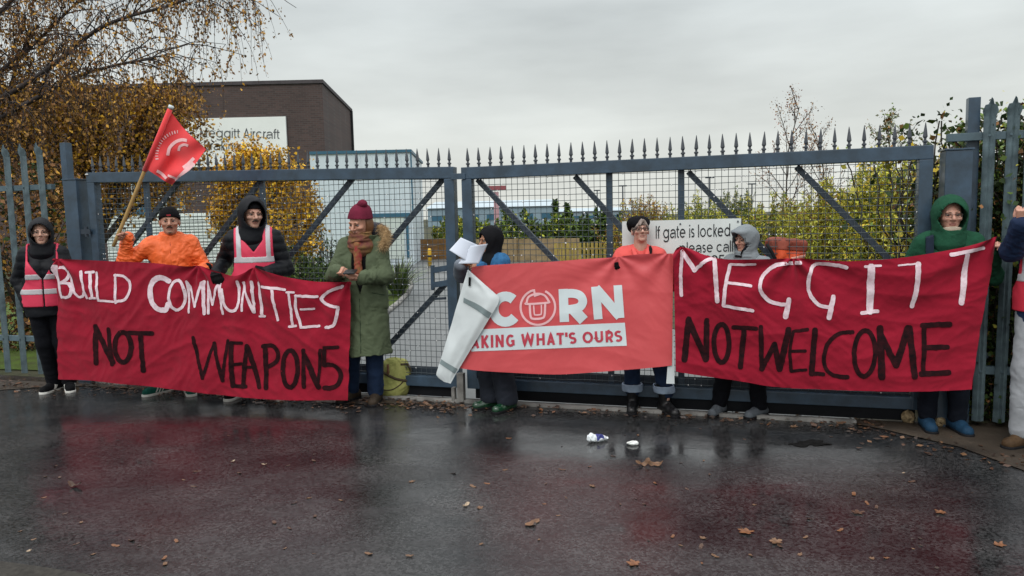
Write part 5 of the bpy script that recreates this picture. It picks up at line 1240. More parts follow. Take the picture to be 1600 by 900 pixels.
# ------------------------------------------------------------------ writing: strokes laid on cloth and boards
def ribbon(pts, w, closed=False, cap='flat', nw=2):
    """2D polyline -> strip; w a number or a list"""
    P = np.array(pts, float); n = len(P); W = np.full(n, w, float) if np.isscalar(w) else np.interp(np.linspace(0, 1, n), np.linspace(0, 1, len(w)), w)
    if cap == 'round' and not closed:
        t0 = P[0]-P[1]; t0 /= np.linalg.norm(t0)+1e-9; t1 = P[-1]-P[-2]; t1 /= np.linalg.norm(t1)+1e-9
        P = np.concatenate([[P[0]+t0*W[0]*.46, P[0]+t0*W[0]*.3], P, [P[-1]+t1*W[-1]*.3, P[-1]+t1*W[-1]*.46]]); W = np.concatenate([[W[0]*.4, W[0]*.82], W, [W[-1]*.82, W[-1]*.4]]); n = len(P)
    T = np.zeros_like(P)
    d = np.diff(np.concatenate([P, P[:1]]) if closed else P, axis=0); d /= np.linalg.norm(d, axis=1)[:, None]+1e-9
    V = []
    for i in range(n):
        a = d[i-1] if (i > 0 or closed) else d[0]; b = d[i] if (i < len(d)) else d[-1]
        t = a+b; L_ = np.linalg.norm(t); t = t/L_ if L_ > .2 else b; nn = np.array([-t[1], t[0]]); k = 1/max(.45, abs(nn@np.array([-b[1], b[0]])))
        for j in range(nw): V.append(P[i]+nn*W[i]*k*(j/(nw-1)-.5))
    F = []
    for i in range(n if closed else n-1):
        for j in range(nw-1): F.append((i*nw+j, ((i+1) % n)*nw+j, ((i+1) % n)*nw+j+1, i*nw+j+1))
    return np.array(V), F
def dens(pts, step):
    P = [np.array(p, float) for p in pts]; o = [P[0]]
    for a, b in zip(P[:-1], P[1:]):
        m = max(1, int(np.linalg.norm(b-a)/step))
        for k in range(1, m+1): o.append(a+(b-a)*k/m)
    return o
def arc(cx, cy, rx, ry, a0, a1, n=14): return [(cx+rx*math.cos(math.radians(a)), cy+ry*math.sin(math.radians(a))) for a in np.linspace(a0, a1, n)]
def glyph(c, h):
    """(advance, [(points, closed)]) cap height 1, stroke centre lines inset by h (half weight)"""
    X = .72; lo, hi, xh = h, 1-h, X-h
    R = (X-2*h)/2; r = R*.95
    if c == 'I': return 2*h+.10, [([(h+.05, 0), (h+.05, 1)], 0)]
    if c == 'l': return 2*h+.12, [([(h+.06, 0), (h+.06, 1)], 0)]
    if c == 'i': return 2*h+.12, [([(h+.06, 0), (h+.06, X)], 0), ([(h+.06, 1-2*h), (h+.06, 1)], 0)]
    if c == 'f': return .34, [(arc(.30, 1-h-.11, .13, .11, 80, 180, 6)+[(.17, 0)], 0), ([(.02, xh), (.33, xh)], 0)]
    if c == 't': return .36, [([(.16, .92), (.16, .2)]+arc(.29, .13+h, .13, .13, 180, 285, 6), 0), ([(.02, xh), (.34, xh)], 0)]
    if c == 'o': return 2*r+2*h+.12, [(arc(r+h+.06, X/2, r, R, 0, 337, 16), 1)]
    if c == 'c': return 2*r+h+.14, [(arc(r+h+.06, X/2, r, R, 42, 318, 16), 0)]
    if c == 'e': return 2*r+2*h+.12, [([(h+.06, X/2+.01), (2*r+h+.06, X/2+.01)]+arc(r+h+.06, X/2, r, R, 8, 315, 16), 0)]
    if c == 'd': return 2*r+2*h+.14, [(arc(r+h+.06, X/2, r, R, 0, 337, 16), 1), ([(2*r+h+.06, 0), (2*r+h+.06, 1)], 0)]
    if c == 'p': return 2*r+2*h+.14, [(arc(r+h+.08, X/2, r, R, 0, 337, 16), 1), ([(h+.08, X), (h+.08, -.26)], 0)]
    if c == 'g': return 2*r+2*h+.14, [(arc(r+h+.06, X/2, r, R, 0, 337, 16), 1), ([(2*r+h+.06, X), (2*r+h+.06, -.05)]+arc(r+h+.06, -.05, r, .2, -5, -160, 10), 0)]
    if c == 'a': return 2*r+2*h+.08, [(arc(r+h+.05, X-h-.2, r*.9, .2, 160, 0, 9)+[(2*r*.95+h+.05, 0)], 0), ([(2*r*.95+h+.05, X*.56)]+arc(.05+h+.19, .22, .19, .22-h, 75, 345, 12), 0)]
    if c == 's': w_ = .40; return w_+.1, [(arc(.05+w_/2, X-h-(X/2-h)/2, w_/2-h, (X/2-h)/2, 35, 265, 10)+arc(.05+w_/2, h+(X/2-h)/2, w_/2-h, (X/2-h)/2, 85, -145, 10), 0)]
    if c == 'k': return .50, [([(h+.06, 0), (h+.06, 1)], 0), ([(.44, X), (h+.06, .26)], 0), ([(.2, .42), (.46, 0)], 0)]
    if c == 'r': return .34, [([(h+.06, 0), (h+.06, X)], 0), (arc(.30, X-h-.17, .17, .17, 178, 80, 6), 0)]
    if c == 'n': return .56, [([(h+.06, 0), (h+.06, X)], 0), (arc(.28, X-h-.2, .2, .2, 178, 0, 9)+[(.48, 0)], 0)]
    if c == 'M': return .88, [([(h+.06, 0), (h+.06, 1)], 0), ([(h+.06, .97), (.42, .06), (.78-h, .97)], 0), ([(.78-h, 0), (.78-h, 1)], 0)]
    if c == 'A': return .74, [([(.02+h, 0), (.36, 1-h), (.70-h, 0)], 0), ([(.15, .28), (.57, .28)], 0)]
    if c == 'B': return .66, [([(h+.06, 0), (h+.06, 1)], 0), ([(h+.06, hi), (.36, hi)]+arc(.36, .75-h/2, .20, .25-h/2, 90, -90, 9)+[(h+.06, .5)], 0), ([(.3, .5), (.38, .5)]+arc(.38, .25+h/2, .21, .25-h/2, 90, -90, 9)+[(h+.06, lo)], 0)]
    if c == 'K': return .70, [([(h+.06, 0), (h+.06, 1)], 0), ([(.66-h, 1), (h+.08, .36)], 0), ([(.28, .55), (.68-h, 0)], 0)]
    if c == 'N': return .80, [([(h+.07, 0), (h+.07, 1)], 0), ([(h+.08, .95), (.72-h, .05)], 0), ([(.73-h, 0), (.73-h, 1)], 0)]
    if c == 'G': return .80, [(arc(.42, .5, .37-h, .5-h, 48, 330, 20)+[(.74-h, .12), (.74-h, .46)], 0), ([(.46, .46), (.74, .46)], 0)]
    if c == 'C': return .78, [(arc(.43, .5, .40-h, .5-h, 45, 315, 20), 0)]
    if c == 'W': return 1.12, [([(.02+h, 1), (.30, h), (.55, .95), (.80, h), (1.08-h, 1)], 0)]
    if c == 'H': return .80, [([(h+.07, 0), (h+.07, 1)], 0), ([(.73-h, 0), (.73-h, 1)], 0), ([(h+.07, .5), (.73-h, .5)], 0)]
    if c == 'T': return .64, [([(.32, 0), (.32, hi)], 0), ([(.02, hi), (.62, hi)], 0)]
    if c == "'": return .22, [([(.11, .62), (.11, 1)], 0)]
    if c == 'S': return .64, [(arc(.32, hi-(.5-h)/2, .27-h*.6, (.5-h)/2, 38, 265, 11)+arc(.32, lo+(.5-h)/2, .27-h*.6, (.5-h)/2, 85, -142, 11), 0)]
    if c == 'O': return .90, [(arc(.45, .5, .42-h, .5-h, 0, 342, 20), 1)]
    if c == 'U': return .78, [([(h+.06, 1), (h+.06, .36)]+arc(.39, .36, .33-h, .36-h, 180, 360, 12)+[(.72-h, 1)], 0)]
    if c == 'R': return .72, [([(h+.07, 0), (h+.07, 1)], 0), ([(h+.07, hi), (.40, hi)]+arc(.40, .66, .24-h*.5, .34-h, 90, -90, 10)+[(h+.07, .32+.0)], 0), ([(.42, .32), (.68-h, 0)], 0)]
    if c == '2': return .60, [(arc(.29, .70-h*.2, .22, .30-h*.8, 165, -20, 10)+[(.08, lo), (.54, lo)], 0)]
    if c == '9': return .60, [(arc(.29, .68, .22, .32-h, 0, 337, 14), 1), ([(.51, .68), (.50, .4)]+arc(.28, .34, .22, .34-h, 0, -145, 8), 0)]
    if c == '5': return .60, [([(.50, hi), (.16, hi), (.12, .52)]+arc(.29, .34, .23, .34-h, 140, -150, 12), 0)]
    return .32, []
def lettering(name, pl, txt, quad, wt, m, parent, off=.003, disp=None, track=0.0):
    """quad: photo corners tl,tr,br,bl of the line's cap-height box"""
    h = wt/2; x = 0; S = []
    for c in txt:
        a, st = glyph(c, h); S += [([(px+x, py) for px, py in P], cl) for P, cl in st]; x += a+track
    W_ = x-track; tl, tr, br, bl = [np.array(p, float) for p in quad]; V = []; F = []
    for k, (P, cl) in enumerate(S):
        if not cl: P = dens(P, .12)
        v, f = ribbon(P, wt, cl); o_ = len(V)
        for u, w in v:
            u = u/W_; p = (bl*(1-u)+br*u)*(1-w)+(tl*(1-u)+tr*u)*w; st = pl.st(*p)
            V.append(pl.at(st[0], st[1], off+k % 7*.00025+(float(disp(np.array([st[0]]), np.array([st[1]]))[0]) if disp else 0)))
        F += [tuple(i+o_ for i in q) for q in f]
    return np_mesh(name, V, F, m, parent)
lettering('lettering', npl, 'If gate is locked', [(1024, 353), (1142, 349), (1142, 369), (1024, 373)], .115, ink, bd, .002)
lettering('lettering', npl, 'please call', [(1061, 378.5), (1146, 375.5), (1146, 393), (1061, 396)], .115, ink, bd, .002)
lettering('lettering', npl, '2952', [(1100, 399), (1144, 397.5), (1144, 414.5), (1100, 416)], .115, ink, bd, .002)
lettering('lettering', spl, 'Meggitt Aircraft', [(312, 199), (437, 201.5), (437, 217), (312, 214)], .10, grey, sb, .004)
lettering('lettering', spl, 'Braking', [(318, 219), (377, 221), (377, 236), (318, 234)], .10, grey, sb, .004)

# ------------------------------------------------------------------ the cloth banners
def clothmat(name, col, rough, bump, var=.1, sheen=.3):
    m = mat(name, col, rough, var, 3.5, bump, 38, dist=.006); b = m.node_tree.nodes['Principled BSDF']; b.inputs['Sheen Weight'].default_value = sheen; b.inputs['Sheen Roughness'].default_value = .5
    return m
redcloth = clothmat('red_cloth', (.275, .0075, .024), .9, .3, sheen=.08)
whitepaint = mat('white_banner_paint', (.74, .64, .68), .75, .08, 30, .3, 60, col2=(.60, .42, .47))
blackpaint = mat('black_banner_paint', (.030, .007, .009), .9, .25, 26, .35, 60, col2=(.008, .006, .007), spec=.06)
class Banner:
    def __init__(s, label, pl, top, bot, grips, seed, m, amp=1.0, nu=260, nv=110, cat='banner', soft=1.0, name='banner'):
        s.pl = pl; s.root = thing(name, label, cat, tuple(pl.px(*bot[len(bot)//2])*np.array([1, 1, 0])), 'protest banners' if cat == 'banner' else None)
        s.g = [pl.st(*p) for p in grips]; s.seed = seed; s.amp = amp; s.soft = soft
        T = np.array([pl.st(*p) for p in smooth_path(top, 6)]); Bt = np.array([pl.st(*p) for p in smooth_path(bot, 6)])
        def par(A, n): d = np.concatenate([[0], np.cumsum(np.linalg.norm(np.diff(A, axis=0), axis=1))]); d /= d[-1]; u = np.linspace(0, 1, n); return np.stack([np.interp(u, d, A[:, 0]), np.interp(u, d, A[:, 1])], 1)
        T = par(T, nu); Bt = par(Bt, nu); v = np.linspace(0, 1, nv)[None, :, None]; ST = T[:, None]*(1-v)+Bt[:, None]*v
        s.T = T; ST = ST.reshape(-1, 2); d = s.disp(ST[:, 0], ST[:, 1])
        X = pl.a+ST[:, :1]*pl.e+np.array([0, 0, 1.])*ST[:, 1:]+pl.n*d[:, None]
        F = grid_faces(nu, nv); s.obj = np_mesh('cloth', X, F[:, ::-1], m, s.root, True)
    def disp(s, S, T):
        S = np.asarray(S, float); T = np.asarray(T, float); d = np.zeros_like(S); A = s.amp
        for i, (a, b) in enumerate(s.g):
            dx = S-a; dz = b-T+.02; r = np.sqrt(dx*dx+dz*dz)+1e-6; an = np.arctan2(dx, dz); d += A*.030*np.exp(-r/.45)*(r/(r+.05))*np.sin(an*8.5+i*1.7+1.2*r)
        P = np.stack([S, T], 1); tt = T+.25*np.sin(S*2.1+s.seed)
        d += A*s.soft*(.017*snoise(np.stack([S*.9, tt*1.5], 1), 1.6, s.seed)+.013*(.4-np.abs(snoise(np.stack([S*.55+tt*.3, tt*1.5-S*.25], 1), 3.4, s.seed+1)))+.0062*(.4-np.abs(snoise(np.stack([S*.8+tt*.4, tt*1.2-S*.2], 1), 8.5, s.seed+2)))+.0022*(.4-np.abs(snoise(np.stack([S, tt], 1), 19., s.seed+4))))
        return d
    def paint(s, name, strokes, m, off=.0035):
        V = []; F = []
        for k, (P, w, *cl) in enumerate(strokes):
            cl = cl[0] if cl else False; P = [np.array(p, float) for p in P]
            if not cl: P = dens(P, 4)
            P = [p+RNG.normal(size=2)*.22 for p in P]
            wl = [w*RNG.uniform(.9, 1.1) for _ in range(max(2, len(P)//3))]
            v, f = ribbon(P, wl if not cl else w, cl, 'round', 3); o_ = len(V); st = np.array([s.pl.st(*p) for p in v]); d = s.disp(st[:, 0], st[:, 1])+off+(k % 9)*.0002
            V += list(s.pl.a+st[:, :1]*s.pl.e+np.array([0, 0, 1.])*st[:, 1:]+s.pl.n*d[:, None]); F += [tuple(i+o_ for i in q) for q in f]
        o = np_mesh(name, V, F, m, s.root, True); return o
def zc(x0, y0, sc): return lambda P: [(x0+x/sc, y0+y/sc) for x, y in P]
def ell(cx, cy, rx, ry, n=26, rot=0.): c, s_ = math.cos(rot), math.sin(rot); return [(cx+rx*math.cos(a)*c-ry*math.sin(a)*s_, cy+rx*math.cos(a)*s_+ry*math.sin(a)*c) for a in np.linspace(0, 2*math.pi, n, endpoint=False)]
sm = lambda P: [tuple(p) for p in smooth_path(P, 5)]
# banner 1
pl1 = Plane(PY(85, 590, 6.72), PY(548, 620, 6.05))
b1 = Banner('dark red cloth banner painted BUILD COMMUNITIES NOT WEAPONS', pl1, [(85, 404), (150, 407), (240, 411), (292, 416), (310, 415), (328, 421), (362, 431), (382, 427), (397, 418), (412, 422), (445, 432), (490, 440), (525, 441), (548, 440)],
            [(90, 593), (140, 595), (200, 601), (270, 608), (330, 616), (400, 622), (470, 625), (543, 626)], [(92, 407), (310, 417), (397, 420), (544, 441)], 1, redcloth)
a = zc(80, 390, 3.912); b = zc(300, 390, 3.6)
W = []
def A_(P, w, cl=False, f=a, k=3.912): W.append((f(P), w/k, cl))
A_([(30, 105), (45, 180), (62, 288)], 26); A_(sm([(32, 108), (85, 112), (108, 150), (92, 190), (58, 203)]), 17); A_(sm([(58, 203), (108, 207), (128, 250), (112, 288), (64, 290)]), 17)
A_(sm([(112, 135), (138, 245), (165, 285), (198, 285), (214, 255)]), 15); A_([(185, 135), (214, 255), (226, 295)], 15)
A_([(213, 140), (255, 137)], 16); A_([(234, 142), (265, 292)], 17); A_([(245, 297), (282, 295)], 13)
A_([(275, 142), (300, 308)], 14); A_([(300, 310), (388, 318)], 14)
A_([(390, 155), (402, 325)], 15); A_(sm([(384, 158), (440, 162), (478, 200), (483, 250), (460, 302), (402, 318)]), 16)
A_(sm([(715, 195), (672, 172), (630, 188), (606, 240), (618, 320), (658, 363), (703, 367), (722, 335)]), 32)
A_(ell(770, 278, 48, 90, 26), 18, True)
A_([(830, 195), (848, 383)], 15); A_([(832, 198), (888, 345)], 15); A_([(888, 345), (920, 200)], 15)
B_ = lambda P, w, cl=False: A_(P, w, cl, b, 3.6)
B_([(60, 182), (78, 358)], 16); B_([(86, 182), (98, 358)], 14); B_([(86, 185), (117, 308)], 14); B_([(117, 308), (156, 178)], 14); B_([(156, 178), (178, 360)], 15)
B_(sm([(172, 225), (192, 312), (225, 343), (258, 333), (270, 290)]), 16); B_([(258, 182), (270, 290)], 15)
B_([(290, 185), (292, 340)], 14); B_([(286, 187), (350, 350)], 15); B_([(342, 182), (353, 352)], 14)
B_([(378, 187), (394, 372)], 17); B_([(380, 376), (410, 375)], 13)
B_([(402, 208), (525, 225)], 14); B_([(455, 218), (487, 395)], 14)
B_([(535, 240), (578, 239)], 13); B_([(548, 245), (566, 428)], 14); B_([(548, 432), (584, 430)], 13)
B_([(588, 258), (712, 263)], 15); B_(sm([(592, 258), (584, 330), (612, 436)]), 15); B_([(610, 337), (688, 333)], 12); B_([(612, 438), (718, 429)], 15)
B_(sm([(842, 210), (782, 230), (737, 265), (738, 290), (772, 312), (825, 323)]), 16); B_(sm([(825, 323), (812, 390), (792, 428), (757, 437)]), 16)
b1.paint('white_word', W[:12], whitepaint); b1.paint('white_word', W[12:], whitepaint)
W = []
A_([(265, 470), (275, 693)], 32); A_([(268, 478), (380, 688)], 34); A_([(350, 485), (376, 700)], 26); A_(ell(445, 595, 50, 92, 26), 30, True); A_([(482, 508), (618, 512)], 28); A_([(550, 516), (566, 738)], 30)
B_([(10, 495), (66, 720)], 20); B_([(66, 720), (126, 525)], 18); B_([(126, 525), (176, 735)], 22); B_([(176, 735), (206, 512)], 18)
B_([(226, 525), (230, 765)], 28); B_([(225, 523), (288, 524)], 20); B_([(232, 645), (284, 640)], 20); B_([(230, 766), (305, 770)], 22)
B_([(316, 540), (287, 768)], 24); B_([(320, 540), (384, 772)], 26); B_([(302, 660), (354, 660)], 18)
B_([(416, 540), (423, 775)], 26); B_(sm([(406, 542), (460, 540), (489, 580), (480, 628), (427, 660)]), 24)
B_(ell(558, 668, 42, 103, 26), 26, True); B_([(631, 565), (633, 773)], 24); B_([(635, 590), (714, 773)], 28); B_([(725, 565), (712, 750)], 18)
B_([(820, 549), (748, 551), (742, 645)], 22); B_(sm([(742, 648), (800, 656), (833, 702), (820, 757), (782, 779), (745, 777)]), 26)
b1.paint('black_word', W[:6], blackpaint, .003); b1.paint('black_word', W[6:], blackpaint, .003)
# banner 3
pl3 = Plane(PY(1055, 590, 5.40), PY(1545, 600, 4.84))
b3 = Banner('dark red cloth banner painted MEGGITT NOT WELCOME', pl3, [(1052, 396), (1060, 386), (1076, 388), (1100, 398), (1132, 405), (1180, 405), (1250, 404), (1310, 408), (1370, 406), (1420, 401), (1480, 391), (1520, 382), (1557, 369)],
            [(1056, 580), (1100, 588), (1160, 597), (1210, 605), (1280, 609), (1350, 611), (1430, 612), (1490, 610), (1518, 608)], [(1066, 388), (1240, 404), (1555, 371)], 5, redcloth, 1.15)
e = zc(1040, 370, 3.6); f = zc(1280, 360, 3.462); W = []
E_ = lambda P, w, cl=False: A_(P, w, cl, e, 3.6)
F_ = lambda P, w, cl=False: A_(P, w, cl, f, 3.462)
E_(sm([(92, 90), (86, 220), (88, 328)]), 20); E_([(93, 82), (165, 188)], 23); E_(sm([(165, 190), (215, 140), (262, 123)]), 19); E_([(275, 130), (290, 362)], 25)
E_([(365, 156), (505, 157)], 14); E_(sm([(362, 162), (337, 270), (326, 385)]), 21); E_([(345, 258), (480, 274)], 15); E_([(326, 387), (490, 412)], 17)
E_(sm([(757, 146), (680, 150), (610, 165), (548, 220), (530, 280), (552, 332), (602, 370), (672, 379)]), 21); E_([(692, 350), (673, 446)], 29)
W.append((sm([(1322, 418), (1306, 414), (1276, 413), (1266, 426), (1263, 446), (1268, 464), (1281, 477), (1299, 480)]), 5.6)); F_([(75, 358), (52, 472)], 27)
F_([(246, 196), (330, 190)], 13); F_([(280, 198), (276, 438)], 37); F_([(232, 446), (318, 439)], 20)
F_([(425, 188), (520, 180)], 9); F_(sm([(531, 182), (526, 300), (506, 412)]), 28)
F_([(708, 130), (888, 96)], 21); F_(sm([(796, 132), (786, 230), (767, 392)]), 29)
b3.paint('white_word', W, whitepaint)
W = []
E_([(130, 462), (106, 688)], 34); E_([(130, 470), (226, 688)], 34); E_([(231, 470), (229, 688)], 30); E_(ell(315, 600, 43, 106, 26), 28, True); E_([(382, 510), (508, 515)], 23); E_([(442, 522), (421, 733)], 30)
E_([(535, 505), (541, 743)], 27); E_([(541, 743), (611, 602)], 30); E_([(611, 602), (641, 743)], 34); E_([(641, 743), (690, 522)], 34)
E_([(716, 530), (798, 520)], 19); E_(sm([(716, 532), (698, 640), (706, 753)]), 20); E_([(702, 642), (784, 640)], 17); E_([(706, 756), (788, 746)], 18)
E_([(840, 525), (821, 768)], 32); E_([(822, 769), (888, 772)], 23)
F_(sm([(180, 550), (112, 556), (52, 602), (26, 680), (37, 750), (82, 785), (152, 793)]), 23); F_(ell(245, 665, 57, 123, 28, .05), 26, True)
F_([(331, 532), (336, 792)], 40); F_([(336, 572), (415, 728)], 36); F_([(415, 728), (484, 532)], 36); F_([(491, 532), (515, 788)], 36)
F_([(562, 515), (706, 509)], 30); F_(sm([(572, 522), (568, 640), (562, 778)]), 26); F_([(572, 635), (694, 631)], 28); F_([(552, 776), (698, 769)], 30)
b3.paint('black_word', W[:6], blackpaint, .003); b3.paint('black_word', W[6:], blackpaint, .003)
# banner 2: printed vinyl with its end folded over
vinyl = mat('coral_vinyl', (.60, .082, .09), .42, .06, 2.5, .08, 20, dist=.006)
vwhite = mat('vinyl_white', lin('#cfdadd'), .42, .04, 5, .06, 20, dist=.006); vback = mat('vinyl_back', lin('#ccd3d4'), .5, .05, 5, .1, 24, dist=.006)
pl2 = Plane(PY(735, 580, 5.80), PY(1052, 575, 5.46))
b2 = Banner('coral vinyl banner with ring logo, folded over at its left end', pl2, [(737, 419), (745, 416), (800, 412), (860, 409), (910, 405), (960, 402), (1000, 397), (1052, 396)], [(714, 574), (730, 577), (760, 580), (830, 584), (880, 585), (950, 580), (1000, 576), (1050, 571)], [(966, 404), (1046, 397)], 9, vinyl, .35, soft=.8)
def vs(name, strokes, m, off=.0035):
    V = []; F = []
    for k, (P, w, cl) in enumerate(strokes):
        P = P if cl else dens(P, 5); v, f_ = ribbon(P, w, cl, 'flat', 3); o_ = len(V); st = np.array([pl2.st(*p) for p in v]); d = b2.disp(st[:, 0], st[:, 1])+off+(k % 9)*.0002
        V += list(pl2.a+st[:, :1]*pl2.e+np.array([0, 0, 1.])*st[:, 1:]+pl2.n*d[:, None]); F += [tuple(i+o_ for i in q) for q in f_]
    return np_mesh(name, V, F, m, b2.root, True)
def sarc(cx, cy, rx, ry, a0, a1, n=22): return [(cx+rx*math.cos(math.radians(t)), cy-ry*math.sin(math.radians(t))) for t in np.linspace(a0, a1, n)]
L4 = zc(660, 330, 2.6475)
vs('letter', [(sarc(790, 483, 18.5, 20, 48, 322), 15, False)], vwhite)
vs('letter', [(L4([(582, 322), (588, 458)]), 14.5, False), (sm(L4([(586, 342), (622, 340), (652, 349), (664, 372), (652, 395), (622, 404), (590, 407)])), 13.5, False), (L4([(622, 402), (668, 452)]), 17, False)], vwhite)
vs('letter', [
    (L4([(716, 312), (728, 447)]), 13.5, False), (L4([(716, 318), (818, 436)]), 15, False), (L4([(808, 306), (818, 441)]), 13.5, False)], vwhite)
cx, cy = 840.5, 480
vs('ring_logo', [(sarc(cx, cy, 27, 27.5, 105, 425, 40), 3.4, False), ([(834.5, 452), (836, 462), (845, 459)], 3.2, False), (sm([(823, 473), (826, 464), (838, 459), (850, 461), (857, 470), (855, 473), (824, 475), (823, 473)]), 3.2, False), (sm([(828, 476), (829, 493), (833, 498), (847, 497), (851, 492), (852, 474)]), 3.4, False), (sm([(834, 477), (835, 490), (837, 492), (844, 491.5), (846, 489), (846, 476)]), 2.2, False)], mat('logo_pink', (.82, .48, .5), .45, .04, 5, 0))
def strip(name, quad, m, off, n=40):
    tl, tr, br, bl = [np.array(p, float) for p in quad]; V = []
    for i in range(n):
        u = i/(n-1)
        for j in range(5):
            w = j/4; p = (tl*(1-u)+tr*u)*(1-w)+(bl*(1-u)+br*u)*w; st = pl2.st(*p); V.append(pl2.at(st[0], st[1], off+float(b2.disp(st[:1], st[1:])[0])))
    return np_mesh(name, V, grid_faces(n, 5)[:, ::-1], m, b2.root, True)
strip('white_bar', [(737, 515), (976.5, 504), (979.5, 540), (737, 549)], vwhite, .003)
lettering('small_lettering', pl2, "TAKING WHAT'S OURS", [(722, 525), (972, 516), (973, 533.5), (722, 545)], .20, mat('bar_red', (.50, .05, .08), .45, .05, 5, 0), b2.root, .0055, b2.disp, track=.06)
# folded-over end: a stiff roll of the white back, standing off the front
fl = [np.array(p, float) for p in ((732, 421), (784, 466), (783, 472), (771, 488), (716, 577), (708, 597))]; fL = [np.array(p, float) for p in ((731, 422), (683, 583), (690, 594))]
left = dens([(732, 421), (683, 584), (687, 590), (694, 595)], 8); right = dens([(733, 421), (782, 464), (780, 474), (714, 583), (706, 598)], 8)
def resamp(A, n): A = np.array(A); d = np.concatenate([[0], np.cumsum(np.linalg.norm(np.diff(A, axis=0), axis=1))]); d /= d[-1]; u = np.linspace(0, 1, n); return np.stack([np.interp(u, d, A[:, 0]), np.interp(u, d, A[:, 1])], 1)
nu, nw = 50, 17; Lf, Rf = resamp(left, nu), resamp(right, nu)
def foldpt(u, w, off=0.0):
    i = u*(nu-1); i0 = min(int(i), nu-2); fr = i-i0; l = Lf[i0]*(1-fr)+Lf[i0+1]*fr; r = Rf[i0]*(1-fr)+Rf[i0+1]*fr; p = l*(1-w)+r*w
    wid = min(1, np.linalg.norm(r-l)/45); d = .010+.034*wid*(math.sin(math.pi*min(1, w*1.02))**.8)+.020*wid*max(0, .78-abs(w-.80)*6)*.6+.010*w+.005*math.sin(u*9+w*4)+.003*math.sin(u*23-w*9)+.006*(.4-abs(float(snoise(np.array([[u*2.2, w*1.1, .3]]), 2.6, 8)[0])))+.003*(.4-abs(float(snoise(np.array([[u*2.2, w*1.1, .3]]), 7., 9)[0]))); return pl2.px(p[0], p[1], .016+d*.75+off)
np_mesh('folded_end', [foldpt(i/(nu-1), j/(nw-1)) for i in range(nu) for j in range(nw)], grid_faces(nu, nw), vback, b2.root, True)
tape = mat('grey_tape', lin('#7d8b8d'), .4, .15, 12, .2, 50)
def tapestrip(uw, wd):
    V = []
    for (u, w) in uw:
        for k in (-1, 1): V.append(foldpt(min(1, max(0, u+k*wd)), w, .004))
    n = len(uw); return np_mesh('tape', V, [(2*i, 2*i+2, 2*i+3, 2*i+1) for i in range(n-1)], tape, b2.root, True)
tapestrip([(.27+.17*k/12, .15+.83*k/12) for k in range(13)], .022)
tapestrip([(.80+.10*k/12, .02+.93*k/12) for k in range(13)], .020)
q = MB(); q.beam(foldpt(.07, .5, .01), foldpt(.15, .38, .012), .018, .012); q.build('clip', blackc, b2.root, bevel=.003)
q = MB(); q.add([pl2.px(1047, 520, -.01), pl2.px(1052, 521, -.004), pl2.px(1054, 600, -.004), pl2.px(1041, 600, -.012)], [(3, 2, 1, 0)]); q.add([pl2.px(1047, 520, -.014), pl2.px(1052, 521, -.008), pl2.px(1054, 600, -.008), pl2.px(1041, 600, -.016)], [(0, 1, 2, 3)]); q.build('turned_edge', vback, b2.root)

# ------------------------------------------------------------------ flag, papers, phone, rucksack
c0 = P2.root; hcw = P2.o+P2.R@(P2.hand[-1][0]+P2.hand[-1][1]*.092*P2.s-P2.hand[-1][3]*.030*P2.s)
def px_of(P): d = np.asarray(P)-C0; k = d@FW; return np.array([800+FOC*(d@RT)/k, 450-FOC*(d@UP)/k])
top = PY(266, 170, 6.50); bot_ = hcw-(top-hcw)/np.linalg.norm(top-hcw)*.10
fg = thing('flag', 'red flag on a wooden pole raised by the person in orange', 'flag', tuple(bot_))
wood = mat('pole_wood', lin('#a98a58'), .7, .2, 14, .2, 60)
q = MB(); q.tube([bot_, hcw, hcw+(top-hcw)*.5, top], .0155, 9); q.build('pole', wood, fg, smooth=True)
fcl = clothmat('flag_cloth', (.74, .055, .06), .75, .15); 
pd = (top-hcw)/np.linalg.norm(top-hcw)
FYs = np.linspace(0, 1, 34); Y0 = 6.53
cor = dict(D=(227, 263), A=(264, 171), B=(319, 236), C=(272, 291))
def flagpt(u, v, off=0.0):
    A, B, C_, D = [np.array(cor[k], float) for k in 'ABCD']; p = (D*(1-u)+A*u)*(1-v)+(C_*(1-u)+B*u)*v; p = p+np.array([3*math.sin(v*5+u*3)*v, 2.5*math.sin(u*7+v*4)*v]); w = v*(.055*math.sin(5.5*v+4*u)+.03*math.sin(11*v-6*u)+.02*math.sin(9*u))
    return PY(p[0], p[1], Y0+(6.585-6.53-.10*(1-u)*0)*(1-v)**2*0-.012*(1-v)**3-w-.02*v-off)
N = 34; fo = np_mesh('cloth', [flagpt(i/(N-1), j/(N-1)) for i in range(N) for j in range(N)], grid_faces(N, N), fcl, fg, True)
q = MB(); sl_ = lambda x, y: hcw+(top-hcw)*((y-px_of(hcw)[1])/(px_of(top)[1]-px_of(hcw)[1])); q.tube([sl_(0, 266), sl_(0, 220), sl_(0, 171)], .0215, 10); q.build('sleeve', fcl, fg, smooth=True)
q = MB(); q.tube([top+pd*0.002, top+pd*.03], .022, 10); q.build('sleeve_end', vwhite, fg, smooth=True)
from_px = {}
_g = [(u, v) for u in np.linspace(0, 1, 41) for v in np.linspace(0, 1, 41)]
def px_of(P): d = np.asarray(P)-C0; k = d@FW; return np.array([800+FOC*(d@RT)/k, 450-FOC*(d@UP)/k])
_gp = np.array([px_of(flagpt(*g)) for g in _g])
